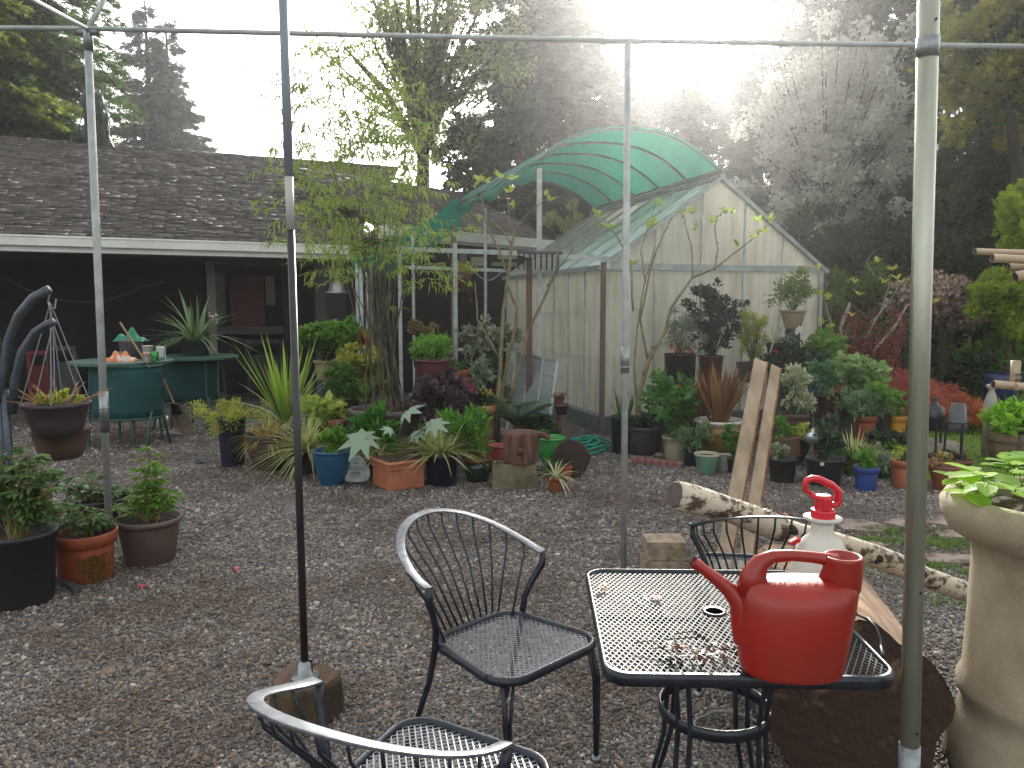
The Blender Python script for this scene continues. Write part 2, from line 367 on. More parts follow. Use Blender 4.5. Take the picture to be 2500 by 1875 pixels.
for (px,py,n,s) in ((2290,1330,700,.16),(2130,1325,260,.1),(2270,1385,220,.1),(2390,1405,160,.06),(2110,1400,100,.12),(2330,1470,120,.1),(2160,1300,200,.1),(2250,1300,180,.15)):
    c=gnd(px,py); P=np.stack([rng.normal(c.x,s,n),rng.normal(c.y,s*.5,n),np.zeros(n)+.01],1); lf.add(P,unit(n)*A((.6,.6,.4))+A((0,0,.7)),rng.uniform(.02,.05,n),.006,BLS,.5)
lf.out('grass_tufts',leafmat('short_grass','#48701f','#7ea03c',.4),label='short weedy grass sprouting between the paving slabs',cat='grass',kind='stuff')
# lawn grass
x0=gnd(2200,1000)
n=60000; xx=rng.uniform(2.6,10,n); yy=rng.uniform(6.9,16.4,n); k=(xx>.535*yy)&(xx<.72*yy); xx,yy=xx[k],yy[k]; n=len(xx)
lf=LF(); lf.add(np.stack([xx,yy,np.zeros(n)],1),unit(n)*A((.5,.5,.3))+A((0,0,.9)),rng.uniform(.03,.075,n),.012,DIA); lf.out('lawn_grass',leafmat('lawn_blade','#6a9a26','#a8c84c',.5),label='short sunlit lawn grass behind the pots at the right',cat='grass',kind='stuff')

# ---------------- greenhouse ----------------
G0=gnd(1470,1060); G0.z=0
az=math.radians(-17.5); GV=Vector((math.sin(az),math.cos(az),0)); GU=Vector((math.cos(az),-math.sin(az),0))
def g(u,v,z): return G0+GU*u+GV*v+Vector((0,0,z))
def solve_u(px,v=0):
    k=ray(px,700); k=k.x/k.y; o=g(0,v,0); return (k*o.y-o.x)/(GU.x-k*GU.y)
def zat(px,py,p): return at(px,py,p.y).z
GW=solve_u(2000); EZ=zat(1480,650,g(0,0,0)); RZ=zat(1762,443,g(GW/2,0,0)); GL=4.0
print('greenhouse',G0,GW,EZ,RZ)
M_poly=mat('polycarbonate','#dcdbd4',.45,'#bcbab1',3.5,.1,20,trans=.72,stretch=(4,4,.35),th=(.42,.75))
M_poly2=mat('whitewashed_glass','#dfe8e4',.6,'#c6d2cd',4,trans=.4)
def glass(name,col,alpha,rough=.1):
    m=bpy.data.materials.new(name); m.use_nodes=True; t=m.node_tree;p=t.nodes['Principled BSDF']; p.inputs['Base Color'].default_value=C(col); p.inputs['Roughness'].default_value=rough; p.inputs['Alpha'].default_value=alpha; return m
M_glass=glass('dusty_clear_glass','#a8b5b5',.35)
gh=thing('greenhouse','pale translucent greenhouse with gabled roof and aluminium ribs','greenhouse',G0)
zb=.22
# side wall
B().add([g(0,.03,zb),g(0,GL,zb),g(0,GL,EZ),g(0,.03,EZ)],[(0,1,2,3)]).out('side_wall',M_poly,gh,solid=.01)
B().add([g(GW,.03,zb),g(GW,GL,zb),g(GW,GL,EZ),g(GW,.03,EZ)],[(0,1,2,3)]).out('side_wall',M_poly,gh,solid=.01)
for v,nm in ((0,'gable_wall'),(GL,'gable_wall')):
    B().add([g(0,v,zb),g(GW,v,zb),g(GW,v,EZ),g(GW/2,v,RZ),g(0,v,EZ)],[(0,1,2,3,4)]).out(nm,M_poly,gh,solid=.01)
base=B()
for a,b_ in (((-.02,0),(-.02,GL)),((GW+.02,0),(GW+.02,GL))): base.bar(g(*a,.11),g(*b_,.11),.06,.22)
base.bar(g(0,-.03,.11),g(GW,-.03,.11),.05,.215); base.bar(g(0,GL+.03,.11),g(GW,GL+.03,.11),.05,.215)
base.out('base_board',mat('green_base','#56635d',.7,'#454f4a',6),gh)
# roof: clear far half, washed near half on left slope
def slope(v0,v1,side,m,nm):
    e=.06; u0=-e if side<0 else GW+e; z0=EZ-e*(RZ-EZ)/(GW/2)
    B().add([g(u0,v0,z0+.01),g(u0,v1,z0+.01),g(GW/2,v1,RZ+.01),g(GW/2,v0,RZ+.01)],[(0,1,2,3)]).out(nm,m,gh,solid=.008)
slope(-.03,1.75,-1,M_poly2,'roof_panel'); slope(1.75,GL,-1,M_glass,'roof_glass'); slope(-.03,GL,1,M_poly,'roof_panel')
fr=B()
for i in range(8):
    v=GL*i/7; fr.bar(g(-.07,v,EZ-.02),g(GW/2,v,RZ+.03),.025,.03); fr.bar(g(GW+.07,v,EZ-.02),g(GW/2,v,RZ+.03),.025,.03)
fr.out('rafters',M_alu,gh)
pb=B()
for i in range(1,8):
    v=GL*i/7; pb.bar(g(-.012,v,zb),g(-.012,v,EZ),.018,.02,up=(1,0,0))
for z in (zb+.01,): pb.bar(g(-.03,0,z),g(-.03,GL,z),.03,.05)
for px in (1597,1709,1812,1905):
    u=solve_u(px); zt=EZ+(RZ-EZ)*(1-abs(u-GW/2)/(GW/2)); pb.bar(g(u,-.02,zb),g(u,-.02,zt),.025,.02,up=(1,0,0))
pb.out('glazing_bars',M_alu,gh)
rf=B(); rf.bar(g(GW/2,-.08,RZ+.06),g(GW/2,GL+.05,RZ+.06),.07,.05); rf.bar(g(-.07,-.06,EZ-.02),g(-.07,GL,EZ-.02),.05,.06)
rf.bar(g(-.05,-.03,EZ),g(GW+.05,-.03,EZ),.03,.08); rf.bar(g(GW+.06,-.03,EZ),g(GW+.06,GL,EZ),.05,.06)
rf.bar(g(-.09,-.05,EZ-.04),g(GW/2,-.05,RZ+.04),.045,.045); rf.bar(g(GW+.09,-.05,EZ-.04),g(GW/2,-.05,RZ+.04),.05,.05); rf.bar(g(GW,-.03,zb),g(GW,-.03,EZ),.05,.05,up=(1,0,0))
rf.out('edge_trim',mat('dull_trim','#7d8583',.5,'#959c99',6,metal=.3),gh)
ins=B()
for z in (.95,1.5): ins.bar(g(.05,.05,z),g(.05,GL-.05,z),.02,.025); ins.bar(g(.05,.06,z),g(GW-.1,.06,z),.02,.025)
ins.bar(g(.04,.4,.3),g(.04,1.9,EZ-.1),.02,.03,up=(1,0,0)); ins.bar(g(.1,.05,EZ-.1),g(.8,.05,.4),.02,.03)
ins.out('inner_brace',mat('brace_light','#a8a898',.6),gh)
B().bar(g(-.03,-.05,.0),g(-.03,-.05,EZ+.05),.075,.06,up=(1,0,0)).out('corner_post',mat('brown_corner_post','#50463e',.7,'#665a50',8,.3,40,stretch=(1,1,.1)),gh)
B().bar(g(.5,2.6,.75),g(.5,3.9,.75),.6,.04).out('bench',M_alu,gh)
# ---------------- shade canopy ----------------
UL=solve_u(1316); PL=g(UL,0,0); ZL=zat(1316,412,PL); ZT=zat(1520,316,g(solve_u(1520),0,0)); 
def arc(s): # s 0 left eave .. 1 ridge
    u=UL+(GW/2-UL)*s; z=ZL+(RZ+.12-ZL)*s; 
    h=(ZT-(ZL+(RZ+.12-ZL)*.45))*(1-abs((s-.46)/.5 if s<.46 else (s-.46)/.54)**2.5)
    return u,z+max(h,0)
sh=thing('shade_canopy','green shade cloth stretched over arched pipes beside the greenhouse ridge','canopy',g(UL,0,0))
M_cloth=mat('green_shade_cloth','#0e6a56',.75,'#137861',10,.3,60,trans=.42)
def vault(a,b_):
    u,z=arc(a); return g(u,-.02+GL*1.02*b_,z+.03+.012*math.sin(b_*22)*(1-a)-.05*math.sin(b_*math.pi)*(1 if a<.12 else 0))
B().grid(vault,30,20).out('shade_cloth',M_cloth,sh,True)
# sloping strip beyond the left eave
def strip(a,b_):
    p0=g(UL,GL*.98,ZL); q=at(860,648,12.4); p=p0.lerp(q,a); return p+Vector((0,0,.14-.42*b_))+Vector((0,.5*(b_-.5),-.12*math.sin(a*math.pi)+.03*math.sin(a*19+b_*4)))
B().grid(lambda a,b_:g(UL-.03-.04*math.sin(b_*3)+.02*math.sin(a*31+b_*2),-.02+GL*1.02*a,ZL+.04-(.13+.05*math.sin(a*17))*b_),30,3).out('valance',M_cloth,sh,True)
B().grid(strip,24,4).out('shade_cloth',M_cloth,sh,True)
b=B()
for i in range(6):
    v=GL*i/5; b.tube([g(arc(s/16)[0],v,arc(s/16)[1]) for s in range(17)],.018,6)
b.tube([g(UL,-.02,ZL),g(UL,GL+.02,ZL)],.02,6); b.tube([g(GW/2,-.05,RZ+.12),g(GW/2,GL+.05,RZ+.12)],.02,6)
b.out('hoop_pipes',mat('canopy_pipe','#6b7572',.5,'#565f5d',8,metal=.3),sh,True)
M_wood=mat('weathered_post','#6a5f52',.8,'#4e463d',8,.5,50,stretch=(1,1,.1))
for (px,v,top,m,w) in ((1316,0,None,M_alu,.06),(1108,GL*.98,2.9,M_wood,.09)):
    u=solve_u(px,v); p=g(u,v,0); zt=top or ZL; b=B(); b.bar(p,p+Vector((0,0,zt)),w,w,up=(1,0,0)); b.out('post',m,sh)
for px in (1008,1185,870,):
    q=at(px,600,12.3); zt={1008:2.75,1185:3.1,870:2.25}[px]; B().bar((q.x,q.y,0),(q.x,q.y,zt),.045,.045,up=(1,0,0)).out('post',M_alu,sh)
for (px,Y,zt,m) in ((893,12.0,2.1,M_alu),(905,12.0,2.2,M_wood),(975,11.4,2.4,M_alu),(1111,9.6,2.35,M_alu),(880,11.6,2.15,M_alu)):
    q=at(px,600,Y); B().bar((q.x,q.y,0),(q.x,q.y,zt),.05,.05,up=(1,0,0)).out('post',m,sh)
b=B(); b.bar(at(960,607,11.2),at(1380,622,9.3),.05,.06); b.bar(at(985,652,11.8),at(1245,661,12.2),.05,.05); b.bar(at(1113,853,9.6),at(1290,853,9.5),.03,.04)
b.bar(at(1280,622,9.15),at(1490,632,8.9),.05,.05); b.bar(at(1485,633,8.9),at(1485,655,8.9),.04,.04,up=(1,0,0))
b.tube([at(1160,665,11.9)+Vector((0,0,-.12*math.sin(i/8*math.pi)))+Vector((.09*i*0.55,0,0)) for i in range(9)],.008,4)
b.out('cross_rail',M_alu,sh)
# brown post with hay rack
q=at(1292,700,9.2); b=B(); b.bar((q.x,q.y,0),(q.x,q.y,at(1292,622,9.2).z),.08,.07,up=(1,0,0)); b.out('wooden_post',mat('rusty_wood','#57463b',.85,'#3f2c25',9,.5,50,stretch=(1,1,.1)),None,loc=(q.x,q.y,0),label='brown weathered timber post standing in front of the greenhouse side wall',cat='post')
b=B(); a0=at(1262,614,9.0); a1=at(1372,616,8.9); b.tube([a0,a1],.012,5); b.tube([a0+Vector((0,-.12,-.02)),a1+Vector((0,-.12,-.02))],.012,5)
for i in range(8):
    p=a0.lerp(a1,(i+.3)/8); b.tube([p+Vector((0,-.12,-.02))]+[p+Vector((0,-.12+.17*t+.0,-.19*math.sin(t*1.7)-.02)) for t in (.25,.5,.75,1)]+[p+Vector((0,.07,-.02))],.008,4)
b.out('wall_rack',M_black,None,loc=a0,label='black curved wire hay rack hung on the rail above the timber post',cat='rack')
# leaning window sash
sw=thing('window_sash','grey multi pane sash leaning against the greenhouse side wall','window',at(1340,1030,9.0))
s0=gnd(1240,1052);s0=at(1235,1050,9.1);s0.z=0.02;s1=at(1335,1050,8.7);s1.z=.02;t0=at(1262,862,9.5);t1=at(1362,880,9.05)
b=B(); 
for i in range(4): b.bar(s0.lerp(s1,i/3),t0.lerp(t1,i/3),.03 if i in(0,3) else .015,.03)
for i in range(6): b.bar(s0.lerp(t0,i/5),s1.lerp(t1,i/5),.03 if i in(0,5) else .015,.028)
b.out('sash_frame',M_alu,sw); B().add([s0,s1,t1,t0],[(0,1,2,3)]).out('pane',glass('dusty_pane','#7f8c88',.75,.3),sw,solid=.004)
# ---------------- house ----------------
M_sh=mat('brown_shingle','#383431',.62,'#625c56',2,.6,60,isl=.7,spec=.4)
M_gut=mat('white_gutter','#e6e8e2',.35,'#d6d9d0',3)
M_dark=mat('shaded_siding','#16151a',.85,'#1e1c20',4)  # porch shadow is put into this near-black wall colour
def shingles(E,s,nrm_,m,Ls,Lt,lo=0,hi=None,ex=.15,tw=.22):
    b_v=[];tv=Vector((nrm_.x,nrm_.y,m)).normalized(); up=s.cross(tv).normalized(); 
    if up.z<0: up=-up
    lf=LF(); V=[]; 
    rows=int(Lt/ex)
    for r in range(rows):
        t=r*ex; a0=lo if not callable(lo) else lo(t); a1=(hi(t) if callable(hi) else Ls)
        x=a0-random.random()*tw
        while x<a1:
            w=tw*random.choice((.7,1,1.25)); th=random.choice((.02,.034,.04)); l_=ex*random.choice((1.05,1.2,1.65))
            xa,xb=max(x,a0),min(x+w,a1)
            if xb-xa>.03:
                tt=t-(l_-ex)
                for (q,tt_,h) in ((xa,tt,0),(xb,tt,0),(xb,t+ex,0),(xa,t+ex,0),(xa,tt,th),(xb,tt,th),(xb,t+ex,.004),(xa,t+ex,.004)):
                    V.append(E+s*q+tv*tt_+up*h)
            x+=w+.006
    n=len(V)//8; Fc=np.array([(4,5,6,7),(0,1,5,4),(1,2,6,5),(3,0,4,7)])
    lf.V=[np.array([tuple(v) for v in V])]; lf.n=n*8; lf.FI=[(Fc[None]+(np.arange(n)*8)[:,None,None]).reshape(-1)]; lf.FT=[np.full(n*4,4)]
    return lf,tv,up
A1=at(852,604,12.7); EH=A1.z
hd=Vector((math.cos(math.radians(25)),math.sin(math.radians(25)),0)); A0=A1-hd*12; hn=Vector((-hd.y,hd.x,0))
print('eave h',EH,'left px check',[(1250+F*(A1-hd*k).x/(A1-hd*k).y) for k in (4.7,)])
hs_=thing('house','long low house with brown shingle roof and white gutter over a dark porch','house',(A1.x,A1.y,0))
m1=.37; Lt=7.3
lf,tv,up=shingles(A0+Vector((0,0,.04)),hd,hn,m1,12.05,Lt,0,lambda t:12.05+t*.4)
rp=B(); rp.add([A0-up*.02,A1-up*.02,A1+tv*Lt+hd*2.92-up*.02,A0+tv*Lt-up*.02],[(0,1,2,3)]); rp.add([A1-up*.02+hd*.0,A1+hn*7-up*.02,A1+tv*Lt+hd*2.92-up*.02],[(0,1,2)])
roof=rp.out('roof',mat('roof_deck','#2a2522',.9),hs_,solid=.03); lf.out('shingles',M_sh,roof,kind='stuff')
def gutter(a,b_,d,parent,h=.13):
    b=B(); n=Vector((-d.y,d.x,0)); o=-n*.11
    pr=[(0,0),(0,-h),(-.10,-h),(-.12,-.03),(-.125,0)]
    for i in range(len(pr)-1):
        p,q=pr[i],pr[i+1]; b.add([a+n*p[0]+Vector((0,0,p[1])),b_+n*p[0]+Vector((0,0,p[1])),b_+n*q[0]+Vector((0,0,q[1])),a+n*q[0]+Vector((0,0,q[1]))],[(0,1,2,3)])
    b.add([b_+n*p_[0]+Vector((0,0,p_[1])) for p_ in pr],[(0,1,2,3,4)])
    g_=b.out('gutter',M_gut,parent,solid=.006)
    f=B(); f.bar(a+n*.02+Vector((0,0,-.15)),b_+n*.02+Vector((0,0,-.15)),.03,.12); f.out('fascia',M_gut,parent)
    r=B(); r.bar(a-n*.13+Vector((0,0,-.005)),b_-n*.13+Vector((0,0,-.005)),.02,.02); r.out('gutter_lip',M_gut,g_)
gutter(A0+Vector((0,0,.02)),A1+Vector((0,0,.02)),hd,hs_)
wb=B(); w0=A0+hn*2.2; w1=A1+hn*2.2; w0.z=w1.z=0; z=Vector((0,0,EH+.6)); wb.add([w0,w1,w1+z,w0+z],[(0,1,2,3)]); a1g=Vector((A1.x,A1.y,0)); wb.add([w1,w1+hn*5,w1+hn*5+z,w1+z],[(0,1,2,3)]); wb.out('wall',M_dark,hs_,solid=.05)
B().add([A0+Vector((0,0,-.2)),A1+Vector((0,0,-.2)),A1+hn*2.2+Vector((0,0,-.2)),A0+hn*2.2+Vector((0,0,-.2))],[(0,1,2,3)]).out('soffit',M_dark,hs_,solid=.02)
def wpt(px,py,off=2.15):
    o=A1+hn*off; k=ray(px,py); k_=k.x/k.y; t=(k_*o.y-o.x)/(hd.x-k_*hd.y); p=o+hd*t; p.z=at(px,py,p.y).z; return p
def wpanel(nm,x0,y0,x1,y1,m,off=2.12,th=.05,par=None):
    a=wpt(x0,y0,off);c=wpt(x1,y1,off); b=B(); mid=(a+c)/2; b.box(mid,((Vector((c.x-a.x,c.y-a.y,0))).length,th,abs(a.z-c.z)),rz=math.radians(25)); return b.out(nm,m,par or hs_)
wpanel('door',560,670,648,800,mat('red_door','#4a1014',.6,'#3a0d10',3)); wpanel('window',648,674,672,745,mat('door_light','#5a5348',.4),2.05)
wpanel('sill',505,800,700,815,mat('porch_sill','#3a3836',.7),1.9,.2); wpanel('window',520,665,552,800,mat('porch_glass','#22262a',.15),2.1)
for (x0,x1,yt,off,c_) in ((503,523,655,1.2,'#5f5d54'),(768,790,668,.7,'#3b3c38'),(690,700,668,1.6,'#251c1c')):
    a=wpt(x0,yt,off);c=wpt(x1,yt,off); b=B(); w=(a-c).length; b.box(((a.x+c.x)/2,(a.y+c.y)/2,EH/2-.1),(w,w,EH-.2),rz=math.radians(25)); b.out('porch_post',mat('post'+c_[1:],c_,.7),hs_)
# dim clutter in the porch
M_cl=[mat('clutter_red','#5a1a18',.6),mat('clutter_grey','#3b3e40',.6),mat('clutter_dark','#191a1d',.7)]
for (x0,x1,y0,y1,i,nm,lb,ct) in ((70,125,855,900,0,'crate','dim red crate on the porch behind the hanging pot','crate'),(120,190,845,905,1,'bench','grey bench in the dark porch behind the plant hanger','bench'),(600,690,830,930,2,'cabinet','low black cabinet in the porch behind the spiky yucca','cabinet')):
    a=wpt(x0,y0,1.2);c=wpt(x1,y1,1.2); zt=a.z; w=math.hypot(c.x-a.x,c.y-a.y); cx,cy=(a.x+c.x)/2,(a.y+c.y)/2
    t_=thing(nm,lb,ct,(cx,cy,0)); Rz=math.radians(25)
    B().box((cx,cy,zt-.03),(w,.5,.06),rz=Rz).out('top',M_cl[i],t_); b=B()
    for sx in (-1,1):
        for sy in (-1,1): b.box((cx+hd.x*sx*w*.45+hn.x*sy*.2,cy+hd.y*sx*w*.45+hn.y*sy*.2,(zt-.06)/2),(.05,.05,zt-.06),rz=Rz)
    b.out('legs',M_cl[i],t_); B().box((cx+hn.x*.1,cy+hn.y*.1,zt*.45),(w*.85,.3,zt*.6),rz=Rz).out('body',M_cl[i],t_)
# hose/cable swag in the porch
b=B(); b.tube([wpt(x,y,1.0) for x,y in ((-20,672),(20,682),(60,705),(120,725),(180,738),(240,737),(300,722),(350,700),(400,690))],.02,5); b.out('cable',mat('dull_cable','#2c2a26',.8),hs_)
# bell lamp
p=at(822,700,12.6); bl=thing('wall_lamp','grey metal bell shaped lamp on a bracket at the end of the porch','lamp',p)
B().lathe([(.008,.17),(.02,.16),(.03,.14),(.1,.12),(.12,.03),(.15,-.02),(.19,-.05),(.18,-.055),(.13,-.01),(.0,.1)],p+Vector((0,0,-.05)),24).out('lamp_shade',mat('lamp_metal','#8b8f8e',.35,metal=.6),bl,True)
a=wpt(787,690,.7); B().tube([a,p+Vector((0,0,.11))],.015,6).tube([p+Vector((0,0,.1)),p+Vector((-.01,0,.18)),p+Vector((-.03,0,.22))],.01,5).out('bracket',mat('lamp_bracket','#777b7a',.5,metal=.4),bl)
# second wing
B1=at(960,556,12.9); B2=at(1350,592,12.9*1.235); B2.z=B1.z; wd=(B2-B1).normalized(); wn=Vector((-wd.y,wd.x,0)); B0=B1-wd*.3; L2=(B2-B0).length
w2=thing('house','far house wing with hipped brown shingle roof behind the shade posts','house',(B2.x,B2.y,0))
pk=at(1201,462,17.5); m2=.42; tt=(pk.z-B1.z)/math.sin(math.atan(m2)); 
sl_=(pk-B0).dot(wd)
lf,tv2,up2=shingles(B0+Vector((0,0,.05)),wd,wn,m2,L2,tt,0,lambda t:L2-(L2-sl_)*t/tt)
q=[B0,B2,B0+wd*sl_+tv2*tt,B0+tv2*tt]; rf2=B().add([x-up2*.02 for x in q],[(0,1,2,3)]).add([q[1],B2+wn*9,q[2]],[(0,1,2)]).out('roof',mat('roof_deck','#2a2522',.9),w2,solid=.03)
lf.out('shingles',M_sh,rf2,kind='stuff'); gutter(B0+Vector((0,0,.02)),B2+Vector((0,0,.02)),wd,w2,.16)
a=B0+wn*.9; c=B2+wn*.9; a.z=c.z=0; z=Vector((0,0,B1.z-.1)); B().add([a,c,c+z,a+z],[(0,1,2,3)]).add([c,c+wn*8,c+wn*8+z,c+z],[(0,1,2,3)]).out('wall',M_dark,w2,solid=.05)
for (x0,y0,x1,y1,cc) in ((1150,628,1185,650,'#6f7450'),(1215,610,1262,632,'#77784f'),(1120,618,1140,640,'#55584f'),(1200,640,1262,650,'#5d6340')):
    Y=14.2; p,q=at(x0,y0,Y),at(x1,y1,Y); B().box((p+q)/2,((q.x-p.x),.03,p.z-q.z)).out('window',mat('win'+cc[1:],cc,.3),w2)
# ---------------- pipe frame over the yard ----------------
def vpole(pxb,pyb,Y,pxt,pyt,r,base=None):
    p=gnd(pxb,pyb) if Y is None else at(pxb,pyb,Y); t=at(pxt,pyt,p.y); return p,t
M_pipe=mat('painted_pipe','#9ea5a2',.5,'#858c89',8,metal=.2)
# left corner pole
p0=gnd(268,1318); t0=at(215,78,p0.y)
pf=thing('frame_pole','grey steel canopy pole at the left rising behind the terracotta pot','pole',p0)
t0.x=p0.x+(t0.x-p0.x)*.9
B().tube([p0,t0],.024,12).out('pole',M_pipe,pf,True)
c=at(258,955,p0.y);c2=at(260,1055,p0.y); c.x=p0.x+(t0.x-p0.x)*(c.z/t0.z); c2.x=p0.x+(t0.x-p0.x)*(c2.z/t0.z)
B().tube([c,c2],.03,12).tube([c+Vector((0,0,-.11)),c+Vector((0,0,-.12))],.033,12).out('coupler',M_steel,pf,True)
B().lathe([(.03,-.12),(.03,.02),(.02,.03)],t0+Vector((0,0,0)),10).tube([t0+Vector((-.07,0,.0)),t0+Vector((.07,0,0))],.025,8).out('corner_joint',M_steel,pf,True)
# middle pole
p1=gnd(1522,1392); t1=at(1533,100,p1.y)
pf=thing('frame_pole','thin grey steel canopy pole standing behind the mesh table','pole',p1)
B().tube([p1,t1],.019,12).out('pole',M_pipe,pf,True)
c=p1.lerp(t1,.425); c.z=at(1530,845,p1.y).z; c2=Vector(c); c2.z=at(1528,910,p1.y).z; B().tube([c,c2],.026,12).tube([c2+Vector((0,0,.03)),c2+Vector((0,0,.038))],.029,12).out('coupler',M_steel,pf,True)
B().tube([p1+Vector((0,0,0)),p1+Vector((0,0,.01))],.05,12).out('foot_plate',M_steel,pf)
# right near pole
p2=at(2224,1700,1.72); t2=at(2268,0,1.72); p2=Vector((p2.x,p2.y,p2.z)); dirp=(t2-p2); 
pb_=p2+dirp*((0-p2.z)/dirp.z); pt_=p2+dirp*((3.0-p2.z)/dirp.z)
pf=thing('frame_pole','thick galvanised pole closest to the camera right of the watering can','pole',pb_)
B().tube([pb_,pt_],.0215,20).out('pole',M_steel2,pf,True)
for (ya,yb_) in ((92,140),(1818,1990)):
    za,zb_=at(2260,ya,1.72).z,at(2260,yb_,1.72).z; B().tube([pb_+(pt_-pb_)*(za/3),pb_+(pt_-pb_)*(max(zb_,.02)/3)],.0235,20).out('coupler',M_steel,pf,True)
for yy in (55,1440,1780): q=pb_+(pt_-pb_)*(at(2230,yy,1.72).z/3); B().tube([q+Vector((.004,-.018,0)),q+Vector((.005,-.0232,0))],.003,8).out('bolt_hole',M_black,pf)
# top rail and rafters
rt=at(2600,116,p1.y*1.0); r0=at(-120,72,t0.y+.05)
tr=thing('top_rail','long thin horizontal pipe crossing the sky between the canopy poles','pipe',t0)
B().tube([t0+Vector((0,0,.02)),t1+Vector((0,0,0))],.016,8).out('rail_pipe',M_pipe,tr,True)
B().tube([t1,at(2620,115,4.7)],.015,8).out('rail_pipe',M_pipe,tr,True)
B().tube([t0+Vector((0,0,.02)),at(-200,66,t0.y-.1)],.016,8).out('rail_pipe',M_pipe,tr,True)
B().tube([t0+Vector((0,0,.02)),at(40,-22,t0.y-1.5),at(-300,-190,t0.y-2.4)],.014,8).out('rafter_pipe',M_pipe,tr,True)
B().tube([t0+Vector((0,0,.02)),at(282,-50,t0.y+.3)],.016,8).out('rafter_pipe',M_pipe,tr,True)
# dark pole standing on a stump
sg=gnd(722,1790); sc_=Vector((sg.x,sg.y+.14,0)); q=at(745,1655,sc_.y); SZ=q.z
M_bark=mat('rough_bark','#4a3a2e',.95,'#241b15',9,1,30,stretch=(1,1,.25))
M_cut=mat('cut_wood','#5d4634',.9,'#3a2a20',6,.4,40)
st=thing('tree_stump','low mossy stump carrying the foot of the black pole','stump',sc_)
B().lathe([(.145,0),(.14,.05),(.132,SZ-.01),(.125,SZ)],sc_,40,wob=.05).out('bark',mat('mossy_bark','#4a3c26',.95,'#2b2418',12,1,40,stretch=(1,1,.3)),st)
B().lathe([(.12,SZ-.004),(.118,SZ+.006)],sc_,30,wob=.05).out('cut_top',M_cut,st)
pz=Vector((q.x,q.y,SZ+.006)); tt_=at(690,-40,sc_.y)
dp=thing('umbrella_pole','slim black pole with grey upper section standing on the small stump','pole',pz)
z_=lambda y:(at(700,y,sc_.y).z-SZ)/(tt_.z-SZ)
for (za,zb_,m,r) in ((0,z_(562),M_black,.0145),(z_(562),z_(432),mat('grey_tube','#a3a5a0',.5),.0155),(z_(432),1,mat('blue_grey_tube','#6f7a82',.5),.0165)):
    B().tube([pz.lerp(tt_,za),pz.lerp(tt_,zb_)],r,14).out('pole_section',m,dp,True)
B().lathe([(.055,0),(.055,.004),(.03,.01),(.026,.06),(.015,.065)],pz,20).out('foot_flange',M_steel,dp,True)
b=B(); b.bar(pz+Vector((.02,0,.02)),pz+Vector((.02,0,.07)),.01,.02,up=(1,0,0)); b.tube([pz+Vector((.045,-.0,.05)),pz+Vector((0,0,.05))],.006,6); b.out('clamp',M_black,dp)
# ---------------- chair ----------------
def rsq(w0,w1,d,r,n=6):
    """rounded seat outline, front +y width w1, back width w0"""
    cs=[(w1/2-r,d/2-r,0),(-(w1/2-r),d/2-r,90),(-(w0/2-r),-d/2+r,180),(w0/2-r,-d/2+r,270)]; o=[]
    for cx,cy,a in cs:
        for i in range(n+1): t=math.radians(a+90*i/n); o.append((cx+r*math.cos(t),cy+r*math.sin(t)))
    return o
def inside(x,y,poly):
    c=False;n=len(poly)
    for i in range(n):
        x1,y1=poly[i];x2,y2=poly[i-1]
        if (y1>y)!=(y2>y) and x<(x2-x1)*(y-y1)/(y2-y1)+x1:c=not c
    return c
def meshwork(poly,z,p=.02,asp=.5,wr=.0012,th=.0012,ang=0,hole=None):
    """expanded metal mesh: zigzag strands clipped to the outline"""
    b=B(); xs=[q[0] for q in poly];ys=[q[1] for q in poly]; px_=p; py_=p*asp
    def ok(x,y): return inside(x,y,poly) and not(hole and math.hypot(x-hole[0],y-hole[1])<hole[2])
    ny=int((max(ys)-min(ys))/py_)+1; nx=int((max(xs)-min(xs))/px_)+1
    for j in range(ny):
        y=min(ys)+j*py_
        for i in range(nx):
            x=min(xs)+i*px_+(px_/2 if j%2 else 0)
            for sx in (-1,1):
                x2,y2=x+sx*px_/2,y+py_
                if ok(x,y) and ok(x2,y2):
                    d=Vector((x2-x,y2-y)).normalized(); n=Vector((-d.y,d.x))*wr
                    k=len(b.v); b.v+= [Vector((x+n.x,y+n.y,z+th)),Vector((x-n.x,y-n.y,z-th)),Vector((x2-n.x,y2-n.y,z-th)),Vector((x2+n.x,y2+n.y,z+th))]; b.f.append([k,k+1,k+2,k+3])
    return b
